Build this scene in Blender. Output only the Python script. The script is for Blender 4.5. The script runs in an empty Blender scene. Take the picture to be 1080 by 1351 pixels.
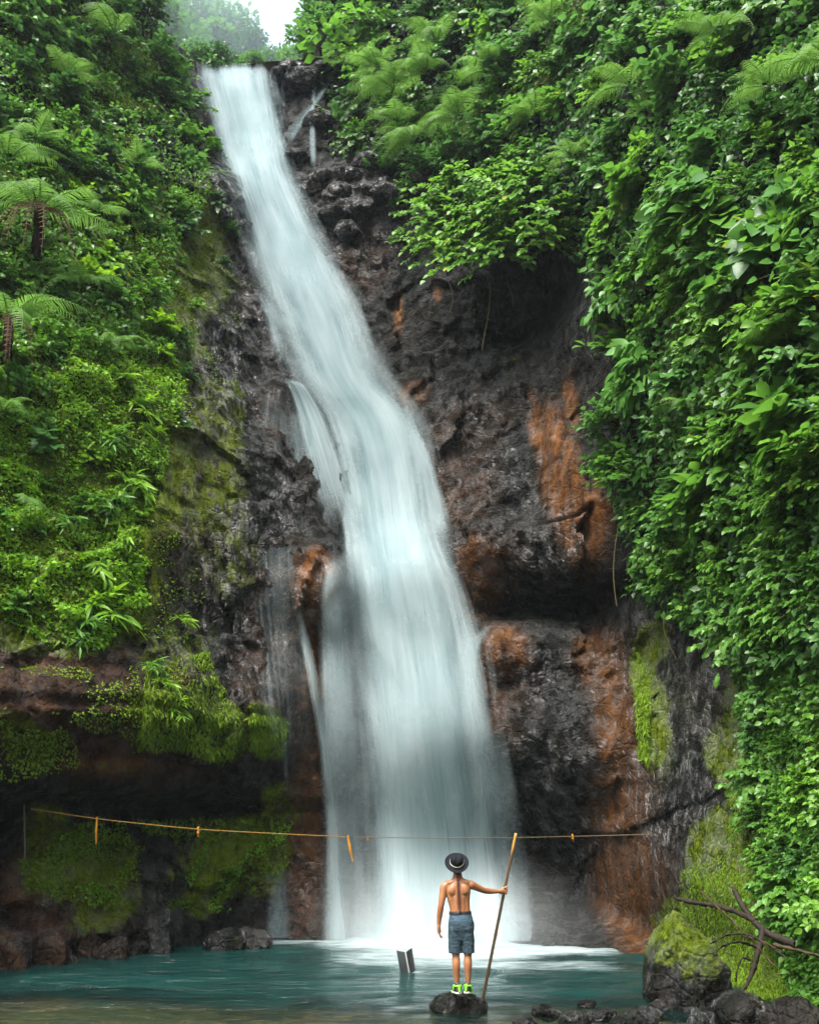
import bpy, bmesh, math, random
import numpy as np
from mathutils import Vector, Matrix, Euler

R = math.radians
rng = np.random.default_rng(11)
random.seed(11)
scene = bpy.context.scene
COL = scene.collection

# ------------------------------------------------------------------ camera
FPX, PITCH, CAMH = 1450.0, R(15.4), 2.45
CP, SP = math.cos(PITCH), math.sin(PITCH)
cam_d = bpy.data.cameras.new('camera')
cam = bpy.data.objects.new('camera', cam_d)
COL.objects.link(cam)
cam.location = (0, 0, CAMH)
cam.rotation_euler = (R(90) + PITCH, 0, 0)
cam_d.sensor_fit = 'HORIZONTAL'
cam_d.sensor_width = 36
cam_d.lens = 36 * FPX / 1080
cam_d.clip_end = 2000
scene.camera = cam


def ray(px, py):
    xc = (np.asarray(px, float) - 540) / FPX
    yc = (675.5 - np.asarray(py, float)) / FPX
    return xc, CP - SP * yc, SP + CP * yc


def pt(px, py, Y):
    dx, dy, dz = ray(px, py)
    t = np.asarray(Y, float) / dy
    return dx * t, dy * t, CAMH + dz * t


def ptv(px, py, Y):
    a = pt(px, py, Y)
    return Vector((float(a[0]), float(a[1]), float(a[2])))


# ------------------------------------------------------------------ noise
def _hash(ix, iy, iz):
    h = (ix.astype(np.int64) * 374761393 + iy.astype(np.int64) * 668265263 + iz.astype(np.int64) * 2147483647) & 0xffffffff
    h = ((h ^ (h >> 13)) * 1274126177) & 0xffffffff
    h = ((h ^ (h >> 16)) * 2246822519) & 0xffffffff
    return ((h ^ (h >> 15)) & 0xffffff) / float(0xffffff)


def vnoise(x, y, z=0.0):
    x, y, z = np.broadcast_arrays(np.asarray(x, float), np.asarray(y, float), np.asarray(z, float))
    ix, iy, iz = np.floor(x), np.floor(y), np.floor(z)
    fx, fy, fz = x - ix, y - iy, z - iz
    fx, fy, fz = [f * f * f * (f * (f * 6 - 15) + 10) for f in (fx, fy, fz)]
    r = 0
    for a in (0, 1):
        for b in (0, 1):
            for c in (0, 1):
                w = (fx if a else 1 - fx) * (fy if b else 1 - fy) * (fz if c else 1 - fz)
                r = r + w * _hash(ix + a, iy + b, iz + c)
    return r * 2 - 1


def fbm(x, y, z=0.0, oct=4, gain=.5):
    a, s, r = 1.0, 0.0, 0
    for i in range(oct):
        r = r + a * vnoise(x * 2 ** i + 17.3 * i, y * 2 ** i - 9.1 * i, z * 2 ** i + 3.7 * i)
        s += a
        a *= gain
    return r / s


def worley(x, y, seed=0):
    """distance to nearest and second nearest jittered point, and the cell's random value"""
    ix, iy = np.floor(x), np.floor(y)
    d1 = np.full(np.shape(x), 9.0)
    d2 = np.full(np.shape(x), 9.0)
    v = np.zeros(np.shape(x)); tx = np.zeros(np.shape(x))
    for a in (-1, 0, 1):
        for b in (-1, 0, 1):
            cx, cy = ix + a, iy + b
            jx = cx + _hash(cx, cy, cx * 0 + seed)
            jy = cy + _hash(cx, cy, cx * 0 + seed + 7)
            d = np.hypot(x - jx, y - jy)
            r = _hash(cx, cy, cx * 0 + seed + 13)
            near = d < d1
            d2 = np.where(near, d1, np.minimum(d2, d))
            v = np.where(near, r, v); tx = np.where(near, (x - jx) * (_hash(cx, cy, cx * 0 + seed + 21) - .5) + (y - jy) * (_hash(cx, cy, cx * 0 + seed + 29) - .5), tx)
            d1 = np.where(near, d, d1)
    return d1, d2, v, tx


def sstep(a, b, x):
    t = np.clip((x - a) / (b - a), 0, 1)
    return t * t * (3 - 2 * t)


# ------------------------------------------------------------------ object helpers
def link(o, parent=None):
    COL.objects.link(o)
    if parent is not None:
        o.parent = parent
    return o


def props(o, label=None, cat=None, group=None, kind=None):
    if label: o['label'] = label
    if cat: o['category'] = cat
    if group: o['group'] = group
    if kind: o['kind'] = kind
    return o


def empty(name, loc=(0, 0, 0), rot=None):
    o = bpy.data.objects.new(name, None)
    o.empty_display_size = .2
    o.location = loc
    if rot is not None: o.rotation_euler = rot
    return link(o)


def mesh_np(name, V, F, mat=None, attrs=None, smooth=True, uv=None):
    """mesh from numpy arrays: V (n,3); F (m,k) with k 3 or 4"""
    V = np.asarray(V, np.float32); F = np.asarray(F, np.int32)
    m = bpy.data.meshes.new(name)
    m.vertices.add(len(V)); m.vertices.foreach_set('co', V.ravel())
    k = F.shape[1]
    m.loops.add(F.size); m.loops.foreach_set('vertex_index', F.ravel())
    m.polygons.add(len(F))
    m.polygons.foreach_set('loop_start', np.arange(0, F.size, k, dtype=np.int32))
    m.polygons.foreach_set('loop_total', np.full(len(F), k, np.int32))
    if smooth: m.polygons.foreach_set('use_smooth', np.ones(len(F), bool))
    for an, av in (attrs or {}).items():
        a = m.attributes.new(an, 'FLOAT', 'POINT')
        a.data.foreach_set('value', np.asarray(av, np.float32))
    if uv is not None:
        l = m.uv_layers.new(name='UVMap')
        l.data.foreach_set('uv', np.asarray(uv, np.float32)[F.ravel()].ravel())
    m.update(calc_edges=True)
    if mat: m.materials.append(mat)
    return m


def obj(name, mesh, parent=None, loc=None, rot=None):
    o = bpy.data.objects.new(name, mesh)
    if loc is not None: o.location = loc
    if rot is not None: o.rotation_euler = rot
    return link(o, parent)


def gridfaces(nu, nv):
    """vertex index = i*nv + j"""
    i, j = np.meshgrid(np.arange(nu - 1), np.arange(nv - 1), indexing='ij')
    a = (i * nv + j).ravel()
    return np.stack([a, a + nv, a + nv + 1, a + 1], 1)


def copy_tree(o, parent=None):
    c = o.copy(); COL.objects.link(c); c.parent = parent
    for ch in list(o.children): copy_tree(ch, c)
    return c


# ------------------------------------------------------------------ materials
class NT:
    def __init__(s, name):
        s.m = bpy.data.materials.new(name); s.m.use_nodes = True
        s.t = s.m.node_tree; s.t.nodes.clear()
        s.out = s.t.nodes.new('ShaderNodeOutputMaterial')

    def n(s, typ, **kw):
        nd = s.t.nodes.new('ShaderNode' + typ)
        for k, v in kw.items():
            if k.startswith('_'): setattr(nd, k[1:], v)
            else: s.set(nd, k.replace('_', ' '), v)
        return nd

    def set(s, nd, k, v):
        i = nd.inputs[int(k)] if k.isdigit() else nd.inputs[k]
        if isinstance(v, bpy.types.NodeSocket): s.t.links.new(v, i)
        elif isinstance(v, bpy.types.Node): s.t.links.new(v.outputs[0], i)
        else: i.default_value = v

    def math(s, op, a, b=0.0, clamp=False):
        nd = s.t.nodes.new('ShaderNodeMath'); nd.operation = op; nd.use_clamp = clamp
        s.set(nd, '0', a); s.set(nd, '1', b)
        return nd.outputs[0]

    def mix(s, f, a, b):
        nd = s.t.nodes.new('ShaderNodeMix'); nd.data_type = 'RGBA'
        s.set(nd, '0', f)
        for k, v in (('6', a), ('7', b)):
            if isinstance(v, tuple) and len(v) == 3: v = v + (1,)
            s.set(nd, k, v)
        return nd.outputs[2]

    def ramp(s, f, *stops):
        nd = s.t.nodes.new('ShaderNodeValToRGB'); s.set(nd, 'Fac', f)
        e = nd.color_ramp.elements
        while len(e) > 1: e.remove(e[-1])
        for i, (p, c) in enumerate(stops):
            x = e[0] if i == 0 else e.new(p)
            x.position = p
            x.color = (c, c, c, 1) if not isinstance(c, tuple) else c + (1,)
        return nd.outputs[0]

    def noise(s, vec, scale, detail=4, rough=.55, dist=0):
        nd = s.n('TexNoise', Scale=scale, Detail=detail, Roughness=rough, Distortion=dist)
        if vec is not None: s.set(nd, 'Vector', vec)
        return nd.outputs[0]

    def mapv(s, vec, scale=(1, 1, 1), loc=(0, 0, 0), rot=(0, 0, 0)):
        nd = s.n('Mapping', Scale=scale, Location=loc, Rotation=rot); s.set(nd, 'Vector', vec)
        return nd.outputs[0]

    def attr(s, name):
        nd = s.t.nodes.new('ShaderNodeAttribute'); nd.attribute_name = name
        return nd.outputs['Fac']

    def geo(s): return s.t.nodes.new('ShaderNodeNewGeometry')
    def obco(s): return s.t.nodes.new('ShaderNodeTexCoord').outputs['Object']

    def bump(s, h, strength=.5, dist=.05, normal=None):
        nd = s.n('Bump', Strength=strength, Distance=dist, Height=h)
        if normal is not None: s.set(nd, 'Normal', normal)
        return nd.outputs[0]

    def surf(s, sh):
        s.t.links.new(sh if isinstance(sh, bpy.types.NodeSocket) else sh.outputs[0], s.out.inputs['Surface'])
        return s.m


def simple(name, col, rough=.6, var=.25, scale=8, bump=.2, spec=.4):
    n = NT(name)
    v = n.noise(n.obco(), scale, 5)
    c = n.mix(v, tuple(x * (1 - var) for x in col), tuple(min(1, x * (1 + var)) for x in col))
    b = n.n('BsdfPrincipled', Base_Color=c, Roughness=rough, Normal=n.bump(n.noise(n.obco(), scale * 4, 4), bump, .01))
    b.inputs['Specular IOR Level'].default_value = spec
    return n.surf(b)


def rock_mat():
    n = NT('wet_rock')
    P = n.geo().outputs['Position']
    moss, orange, wet, brown, streak = [n.attr(a) for a in ('moss', 'orange', 'wet', 'brown', 'slime')]
    big = n.noise(P, .55, 5, .6)
    mid = n.noise(P, 2.2, 6, .62, .3)
    fine = n.noise(P, 9, 6, .65)
    vert = n.noise(n.mapv(P, (3.2, 3.2, .45)), 1.5, 5, .6)
    base = n.mix(n.ramp(mid, (.3, 0), (.7, 1)), (.003, .004, .0035), (.017, .019, .017))
    base = n.mix(n.math('MULTIPLY', n.ramp(big, (.45, 0), (.62, 1)), .35), base, (.018, .012, .007))
    bcol = n.mix(n.ramp(mid, (.35, 0), (.68, 1)), (.012, .006, .004), (.095, .048, .025))
    bf = n.math('MULTIPLY', brown, n.ramp(n.math('ADD', fine, n.math('MULTIPLY', big, .6)), (.55, .25), (.95, 1)))
    base = n.mix(bf, base, bcol)
    ocol = n.mix(n.ramp(vert, (.3, 0), (.7, 1)), (.028, .012, .006), (.14, .058, .015))
    of = n.math('MULTIPLY', orange, n.ramp(n.math('ADD', vert, n.math('MULTIPLY', fine, .5)), (.42, 0), (.72, 1)), True)
    base = n.mix(of, base, ocol)
    base = n.mix(n.math('MULTIPLY', n.ramp(n.noise(P, 4.5, 6, .7), (.5, 0), (.66, 1)), .6), base, (.008, .008, .007))
    mcol = n.mix(n.ramp(n.noise(P, 3.5, 5), (.32, 0), (.68, 1)), (.010, .022, .003), (.065, .10, .006))
    mcol = n.mix(n.ramp(n.noise(P, 14, 4), (.4, 0), (.75, .7)), mcol, (.14, .18, .010))
    mthr = n.math('ADD', n.math('MULTIPLY', n.noise(P, 1.8, 7, .68), .75), n.math('MULTIPLY', fine, .35))
    mf = n.ramp(n.math('SUBTRACT', n.math('MULTIPLY', moss, 1.15), mthr), (.0, 0), (.16, 1))
    base = n.mix(mf, base, mcol)
    scol = n.mix(vert, (.04, .07, .004), (.15, .20, .008))
    sf = n.math('MULTIPLY', streak, n.ramp(n.noise(n.mapv(P, (5, 5, .9)), 1.2, 5, .6), (.44, 0), (.56, 1)))
    base = n.mix(sf, base, scol)
    film = n.math('MULTIPLY', n.math('ADD', n.math('MULTIPLY', wet, .8), .2), n.ramp(n.noise(P, 2.6, 7, .72), (.46, .0), (.57, 1)))
    rough = n.math('SUBTRACT', .62, n.math('MULTIPLY', film, .50))
    rough = n.mix(n.math('MAXIMUM', mf, sf), rough, (.85, .85, .85))
    h = n.math('ADD', n.math('MULTIPLY', mid, .7), n.math('MULTIPLY', fine, .45))
    h = n.math('ADD', h, n.math('MULTIPLY', vert, .95))
    h = n.math('ADD', h, n.math('MULTIPLY', n.noise(P, 30, 3, .6), .13))
    vor = n.n('TexVoronoi', Scale=3.2, Vector=n.mapv(P, (1, 1, 1.5)), _feature='DISTANCE_TO_EDGE').outputs[0]
    h = n.math('ADD', h, n.math('MULTIPLY', n.ramp(vor, (0, 0), (.12, 1)), .12))
    wv = n.n('VectorMath', _operation='MULTIPLY_ADD'); n.set(wv, '0', n.n('TexNoise', Scale=1.5, Detail=4.0, Vector=P).outputs['Color']); wv.inputs[1].default_value = (.5, .5, .5); n.set(wv, '2', P)
    for sc_, am in ((1.7, 1.5), (4.6, 1.1), (11.0, .7)):
        vo = n.n('TexVoronoi', Scale=sc_, Vector=n.mapv(wv.outputs[0], (1, 1, .75)))
        df = n.n('VectorMath', _operation='SUBTRACT'); n.set(df, '0', n.mapv(wv.outputs[0], (1, 1, .75))); n.set(df, '1', vo.outputs['Position'])
        cc = n.n('VectorMath', _operation='SUBTRACT'); n.set(cc, '0', vo.outputs['Color']); cc.inputs[1].default_value = (.5, .5, .5)
        dt = n.n('VectorMath', _operation='DOT_PRODUCT'); n.set(dt, '0', df.outputs[0]); n.set(dt, '1', cc.outputs[0])
        h = n.math('ADD', h, n.math('MULTIPLY', dt.outputs['Value'], am * 2.2))
    b = n.n('BsdfPrincipled', Base_Color=base, Roughness=rough, Normal=n.bump(h, n.math('SUBTRACT', 1.0, n.math('MULTIPLY', of, .55)), .22))
    n.set(b, 'Specular IOR Level', n.math('ADD', n.math('MULTIPLY', film, .85), .03))
    return n.surf(b)


def leaf_mat(name, dark, light, gloss=.38, trans=.28, yellow=None):
    """per-leaf value 'tint', per-plant random"""
    n = NT(name)
    t = n.attr('tint')
    oi = n.n('ObjectInfo').outputs['Random']
    v = n.math('ADD', n.math('MULTIPLY', t, .55), n.math('MULTIPLY', oi, .45))
    c = n.mix(v, dark, light)
    c = n.mix(n.math('MULTIPLY', n.noise(n.obco(), 20, 3), .35), c, tuple(x * .45 for x in dark))
    if yellow: c = n.mix(n.ramp(t, (.93, 0), (.97, 1)), c, yellow)
    b = n.n('BsdfPrincipled', Base_Color=c, Roughness=gloss)
    b.inputs['Specular IOR Level'].default_value = .3
    tr = n.n('BsdfTranslucent', Color=n.mix(.35, c, tuple(min(1, x * 2.2) for x in light)))
    mx = n.n('MixShader', Fac=trans); n.set(mx, '1', b); n.set(mx, '2', tr)
    return n.surf(mx)


M = {}
M['rock'] = rock_mat()
M['leaf_mid'] = leaf_mat('broad_leaf_green', (.022, .088, .011), (.13, .31, .032), .38, .34, (.34, .30, .02))
M['leaf_cool'] = leaf_mat('cool_leaf_green', (.020, .082, .018), (.115, .28, .05), .36, .3)
M['leaf_bright'] = leaf_mat('bright_leaf_green', (.06, .18, .008), (.24, .44, .02), .42, .4, (.42, .36, .03))
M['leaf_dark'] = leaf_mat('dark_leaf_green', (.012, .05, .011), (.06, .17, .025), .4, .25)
M['leaf_fresh'] = leaf_mat('fresh_leaf_green', (.034, .125, .012), (.17, .36, .034), .4, .36, (.36, .32, .03))
M['cover'] = leaf_mat('yellow_green_cover', (.06, .19, .006), (.235, .44, .016), .45, .42, (.42, .36, .03))
M['frond'] = leaf_mat('fern_green', (.035, .12, .012), (.15, .30, .05), .5, .35)
M['moss'] = leaf_mat('moss_green', (.05, .12, .004), (.20, .33, .010), .7, .35)
M['dead'] = simple('dead_frond_brown', (.10, .06, .03), .9)
M['bark'] = simple('dark_wet_bark', (.020, .016, .011), .7, .5, 6, 1.0, .12)
M['twig'] = simple('brown_twig', (.045, .032, .017), .75, .4, 10, .6, .15)
M['vine'] = simple('ochre_vine', (.09, .075, .02), .6)

# ------------------------------------------------------------------ cliff surface  y = F(x, z)
CTRL = []
def ctrl(px, rows):
    for py, Y in rows: CTRL.append((px, py, Y))
ctrl(-140, [(1290, 18.6), (1092, 18.5), (1035, 17.4), (800, 17.6), (600, 18.3), (400, 19.2), (200, 20.6), (0, 22.2), (-250, 25)])
ctrl(0, [(1272, 19.6), (1090, 19.7), (1040, 18.7), (850, 18.8), (700, 19.5), (550, 20.2), (400, 21.2), (200, 22.8), (0, 24.6), (-200, 27)])
ctrl(110, [(1258, 21.2), (1088, 21.1), (1035, 20.0), (850, 20.0), (700, 20.8), (550, 21.4), (400, 22.4), (200, 24.2), (0, 26.3), (-150, 28)])
ctrl(210, [(1246, 22.6), (1082, 22.3), (1025, 21.3), (850, 21.4), (700, 22.1), (550, 22.8), (400, 24.0), (290, 25.6), (200, 27.2), (100, 29.0), (30, 30.0), (-60, 31)])
ctrl(270, [(1240, 23.3), (1076, 23.2), (1015, 22.3), (850, 22.4), (700, 23.2), (550, 24.2), (400, 25.7), (300, 27.2), (220, 29.0), (150, 31), (90, 32.6)])
ctrl(335, [(1238, 23.7), (1060, 23.9), (990, 23.0), (850, 23.5), (700, 24.4), (550, 25.8), (450, 27.0), (360, 28.3), (300, 29.0)])
ctrl(400, [(1238, 23.9), (1000, 24.1), (860, 24.5), (780, 24.6), (700, 25.4), (600, 26.5), (510, 27.3), (400, 28.6), (300, 29.9), (200, 31.2), (100, 32.8), (20, 33.2), (-60, 34)])
ctrl(310, [(82, 33.0), (200, 31.2)])
ctrl(360, [(82, 33.0), (300, 29.8), (200, 31.2)])
ctrl(520, [(1240, 24.0), (1000, 24.3), (800, 24.9), (735, 25.1), (708, 26.1), (600, 27.0), (510, 27.6), (420, 28.2), (320, 29.2), (220, 30.0), (100, 31.0), (0, 31.8), (-100, 33)])
ctrl(600, [(1240, 24.0), (1000, 24.3), (850, 24.7), (760, 25.1), (690, 25.5), (600, 26.0), (520, 26.7), (420, 27.6), (340, 28.0), (220, 28.6), (100, 29.4), (-50, 30.8)])
ctrl(680, [(1236, 23.7), (1000, 23.9), (850, 24.2), (785, 25.0), (752, 24.4), (600, 25.1), (480, 26.0), (400, 27.0), (320, 26.6), (200, 26.8), (100, 27.2), (-50, 28.6)])
ctrl(745, [(1236, 23.4), (1000, 23.5), (850, 23.9), (836, 23.9), (800, 24.9), (772, 23.9), (650, 24.0), (480, 24.9), (380, 25.4), (250, 24.6), (100, 25.2), (-50, 26.6)])
ctrl(805, [(1238, 23.0), (1000, 23.1), (850, 23.5), (800, 23.8), (758, 22.8), (650, 22.6), (480, 22.9), (300, 22.4), (100, 23.2), (-60, 24.6)])
ctrl(855, [(1244, 22.3), (1000, 22.3), (850, 22.3), (700, 21.5), (500, 20.6), (300, 20.5), (100, 21.4), (-60, 22.8)])
ctrl(905, [(1260, 20.6), (1100, 20.4), (950, 20.6), (850, 20.7), (700, 19.6), (500, 18.9), (300, 19.0), (100, 20.0), (-60, 21.4)])
ctrl(1000, [(1330, 16.2), (1200, 17.0), (1050, 17.8), (900, 18.0), (700, 17.2), (500, 16.7), (300, 17.0), (100, 18.0), (-60, 19.4)])
ctrl(1100, [(1345, 14.4), (1200, 14.8), (1000, 15.4), (800, 15.3), (600, 14.9), (400, 15.0), (200, 15.9), (0, 17)])
ctrl(1260, [(1300, 12.6), (1100, 12.8), (800, 13.0), (400, 13.4), (0, 15)])
ctrl(1500, [(1300, 10.5), (800, 11), (300, 12)])

C = np.array(CTRL)
cx, cy, cz = pt(C[:, 0], C[:, 1], C[:, 2])
P2 = np.stack([cx, cz], 1)
def tps(d2): return .5 * d2 * np.log(np.maximum(d2, 1e-9))
nC = len(C)
K = tps(((P2[:, None] - P2[None]) ** 2).sum(-1)) + np.eye(nC) * .12
A = np.zeros((nC + 3, nC + 3)); A[:nC, :nC] = K
A[:nC, nC] = 1; A[:nC, nC + 1:] = P2; A[nC, :nC] = 1; A[nC + 1:, :nC] = P2.T
W = np.linalg.solve(A, np.concatenate([cy, np.zeros(3)]))
X0, X1, Z0, Z1, STEP = -15.0, 11.0, -1.4, 40.0, .06
gx = np.arange(X0, X1 + 1e-6, STEP); gz = np.arange(Z0, Z1 + 1e-6, STEP)
GX, GZ = np.meshgrid(gx, gz, indexing='ij')
S0 = np.zeros(GX.shape)
for i in range(len(gx)):
    q = np.stack([GX[i], GZ[i]], 1)
    d2 = ((q[:, None] - P2[None]) ** 2).sum(-1)
    S0[i] = tps(d2) @ W[:nC] + W[nC] + q @ W[nC + 1:]
S0 = np.clip(S0, 7, 40)


def look(G, x, z):
    fx = np.clip((np.asarray(x, float) - X0) / STEP, 0, len(gx) - 1.001); fz = np.clip((np.asarray(z, float) - Z0) / STEP, 0, len(gz) - 1.001)
    i = fx.astype(int); j = fz.astype(int); u = fx - i; v = fz - j
    return G[i, j] * (1 - u) * (1 - v) + G[i + 1, j] * u * (1 - v) + G[i, j + 1] * (1 - u) * v + G[i + 1, j + 1] * u * v


def at(px, py, G=None):
    """pixel -> first hit on the cliff"""
    G = FS if G is None else G
    px = np.atleast_1d(np.asarray(px, float)); py = np.atleast_1d(np.asarray(py, float))
    dx, dy, dz = ray(px, py)
    best = np.full(px.shape, np.nan)
    prev = np.full(px.shape, 9.0)
    for Y in np.arange(9, 42, .08):
        t = Y / dy
        hit = (Y >= look(G, dx * t, CAMH + dz * t)) & np.isnan(best)
        best = np.where(hit, Y, best)
    best = np.where(np.isnan(best), 33, best)
    t = best / dy
    return np.stack([dx * t, best, CAMH + dz * t], 1)


WOB = [fbm(GX * .9 + k * 5.1, GZ * .9, k + .5, 4) for k in range(4)]
def blob(px, py, rx, ry, G=None, ang=0.0, soft=.6, wob=.35, seed=0):
    """soft world-space ellipse on the cliff face, wobbly edge"""
    p = at(px, py, G)[0]
    k = (p[1] * CP + (p[2] - CAMH) * SP) / FPX
    a, b = rx * k, ry * k * 1.08
    ux, uz = GX - p[0], GZ - p[2]
    if ang:
        c, s = math.cos(R(ang)), math.sin(R(ang))
        ux, uz = ux * c + uz * s, -ux * s + uz * c
    d = np.hypot(ux / a, uz / b)
    d = d + wob * WOB[seed % 4]
    return 1 - sstep(1 - soft, 1 + soft * .5, d)


FS = S0
# knobs and hollows
for px, py, rx, ry, amp in [(426, 775, 46, 62, 1.0), (670, 850, 45, 40, .45), (300, 265, 30, 60, .7), (760, 700, 60, 70, .35), (385, 905, 40, 60, .45),
                            (365, 520, 25, 40, .4), (470, 260, 45, 60, .5), (640, 720, 60, 45, .4), (738, 610, 20, 130, .45), (775, 680, 22, 80, .35),
                            (60, 930, 120, 45, .5), (230, 930, 90, 60, .4), (330, 960, 40, 50, .35),
                            (200, 1190, 35, 60, .5), (60, 1190, 60, 60, .5), (320, 1150, 90, 80, .25), (905, 905, 30, 60, .4), (880, 1060, 30, 80, .5), (950, 1080, 40, 60, .3)]:
    FS = FS - amp * blob(px, py, rx, ry, S0, soft=.8)
for px, py, rx, ry, amp in [(690, 405, 60, 60, .9), (742, 800, 95, 18, 1.0), (170, 1062, 230, 13, .6), (865, 860, 16, 60, .6)]:
    FS = FS + amp * blob(px, py, rx, ry, S0, soft=.8)

# fall centre line (px, py, half width)
FALL = np.array([(310, 82, 55), (317, 120, 54), (334, 200, 50), (351, 250, 48), (371, 300, 53), (389, 350, 60), (413, 400, 64), (450, 500, 66), (486, 550, 73), (501, 600, 72), (516, 700, 70), (524, 735, 76),
                 (532, 770, 84), (545, 830, 88), (556, 900, 90), (567, 1000, 93), (577, 1100, 98), (583, 1180, 103), (587, 1250, 108)], float)
fl = at(FALL[:, 0], FALL[:, 1])
near_fall = np.clip(1 - (np.abs(GX - np.interp(GZ, fl[::-1, 2], fl[::-1, 0])) / 2.6), 0, 1) * (GZ < fl[0, 2] + .5)
near_fall = sstep(0, 1, near_fall)
leftlow = sstep(-1.5, -5, GX) * sstep(6.8, 4.6, GZ)
right = sstep(4, 6, GX)
wx = GX + .45 * fbm(GX * .6, GZ * .6, 1.3) + .12 * fbm(GX * 2.5, GZ * 2.5, 4.3, 3); wz = GZ + .45 * fbm(GX * .6, GZ * .6, 8.3) + .12 * fbm(GX * 2.5, GZ * 2.5, 9.3, 3)
w1 = worley(wx * .5, wz * .38, 3); w2 = worley(wx * 1.25 + 4, wz * .95, 5); w3 = worley(wx * 3.1 + 9, wz * 2.4, 8)
blk = lambda w, s_, t_: s_ * (w[2] - .5) + t_ * w[3]
rough_n = (.8 * fbm(GX * .22, GZ * .2, 2.2, 3) + blk(w1, .35, .9) + blk(w2, .2, .5) + blk(w3, .09, .22)
           + .24 * fbm(GX * 1.1, GZ * .8, 5.1, 6, .58)
           + .15 * vnoise(wx * 2.1, GZ * .28, 7.7) + .07 * vnoise(wx * 5.2, GZ * .5, 2.7) + leftlow * (.2 * vnoise(GX * .12, wz * 1.9, 1.1) + .15 * vnoise(GX * .2, wz * 4.5, 4.1)))
FD = FS + rough_n * (1 - .88 * near_fall) * .85
cliffv = np.stack([GX, FD, GZ], -1)


def zone(lst, base=None):
    m = np.zeros(GX.shape) if base is None else base
    for i, b in enumerate(lst):
        px, py, rx, ry, s = b[:5]
        m = np.maximum(m, s * blob(px, py, rx, ry, ang=b[5] if len(b) > 5 else 0, seed=i + 1))
    return np.clip(m, 0, 1)


MOSS = zone([(60, 300, 260, 330, .75), (110, 620, 130, 260, .95), (190, 560, 45, 200, .9), (60, 760, 130, 130, .9), (100, 60, 160, 160, .7),
             (230, 940, 70, 50, .7), (300, 970, 40, 50, .85), (350, 970, 35, 45, .8), (30, 980, 50, 50, .6), (170, 900, 40, 50, .4), (100, 1010, 110, 12, .45),
             (260, 330, 55, 180, .68), (280, 600, 60, 240, .55), (300, 480, 40, 100, .45), (110, 1140, 80, 50, .72), (60, 1100, 40, 60, .6), (150, 1200, 50, 40, .6), (320, 1130, 80, 80, .75), (270, 1190, 40, 30, .6), (370, 1060, 30, 50, .6),
             (500, 280, 40, 60, .4), (600, 480, 50, 50, .3), (680, 500, 22, 110, .4), (850, 930, 18, 90, .95), (850, 850, 20, 40, .7), (985, 1170, 36, 110, 1), (955, 1230, 30, 50, .9), (1012, 1040, 20, 90, .9), (1030, 1250, 70, 80, .9), (1060, 1000, 60, 220, .8),
             (850, 400, 50, 260, .5), (980, 450, 120, 300, .6), (700, 110, 250, 110, .6), (880, 1010, 10, 30, .4)])
BLACK = zone([(925, 1000, 62, 230, 1), (905, 880, 40, 60, 1)])
ORANGE = (1 - BLACK) * zone([(738, 612, 24, 108, 1, 0), (708, 560, 9, 60, .9), (772, 690, 33, 60, 1), (754, 530, 9, 50, .9), (812, 1000, 32, 190, .6), (818, 1160, 30, 90, .62), (785, 870, 34, 50, .5),
               (418, 768, 34, 52, 1), (415, 900, 18, 90, .8), (405, 1080, 26, 130, .55), (630, 760, 30, 50, .6), (665, 850, 35, 35, .7), (640, 920, 30, 60, .35), (525, 410, 7, 40, .8), (577, 385, 6, 18, .9), (545, 525, 22, 22, .5),
               (470, 1200, 25, 60, .5), (365, 540, 25, 40, .35), (130, 1010, 60, 14, .6), (40, 1160, 30, 40, .25)])
BROWN = zone([(60, 890, 120, 90, 1), (160, 950, 110, 80, .9), (240, 660, 45, 140, .5), (60, 1190, 90, 70, .7), (370, 860, 50, 150, .7), (600, 640, 60, 120, .5), (620, 760, 70, 60, .7), (660, 900, 50, 90, .45),
              (405, 1100, 40, 140, .7), (240, 450, 30, 120, .5), (480, 350, 40, 60, .4), (500, 1150, 100, 100, .6), (640, 560, 40, 60, .4), (810, 1050, 40, 180, .6)])
WET = zone([(300, 450, 80, 250, 1), (330, 750, 80, 220, .9), (450, 280, 90, 110, 1), (640, 600, 90, 200, .9), (720, 900, 110, 130, .9), (720, 1100, 110, 150, .8), (915, 1000, 85, 250, 1), (200, 1190, 60, 80, 1),
            (380, 1180, 60, 60, 1), (60, 850, 90, 30, .8), (60, 1200, 80, 60, .8), (700, 740, 70, 60, 1), (410, 780, 40, 80, .9), (290, 250, 40, 120, .8)])
SLIME = zone([(200, 620, 20, 130, .9), (190, 780, 25, 60, .9), (275, 650, 40, 120, .55), (310, 740, 25, 60, .6), (215, 420, 30, 80, .8), (330, 1110, 70, 14, 1, 30), (290, 1150, 60, 12, .95, 42), (350, 1085, 50, 12, .9, 15), (255, 1130, 40, 10, .9, 50), (90, 1140, 30, 40, .7), (160, 1180, 40, 30, .6), (850, 930, 12, 80, 1), (230, 850, 40, 60, .5)])

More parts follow.
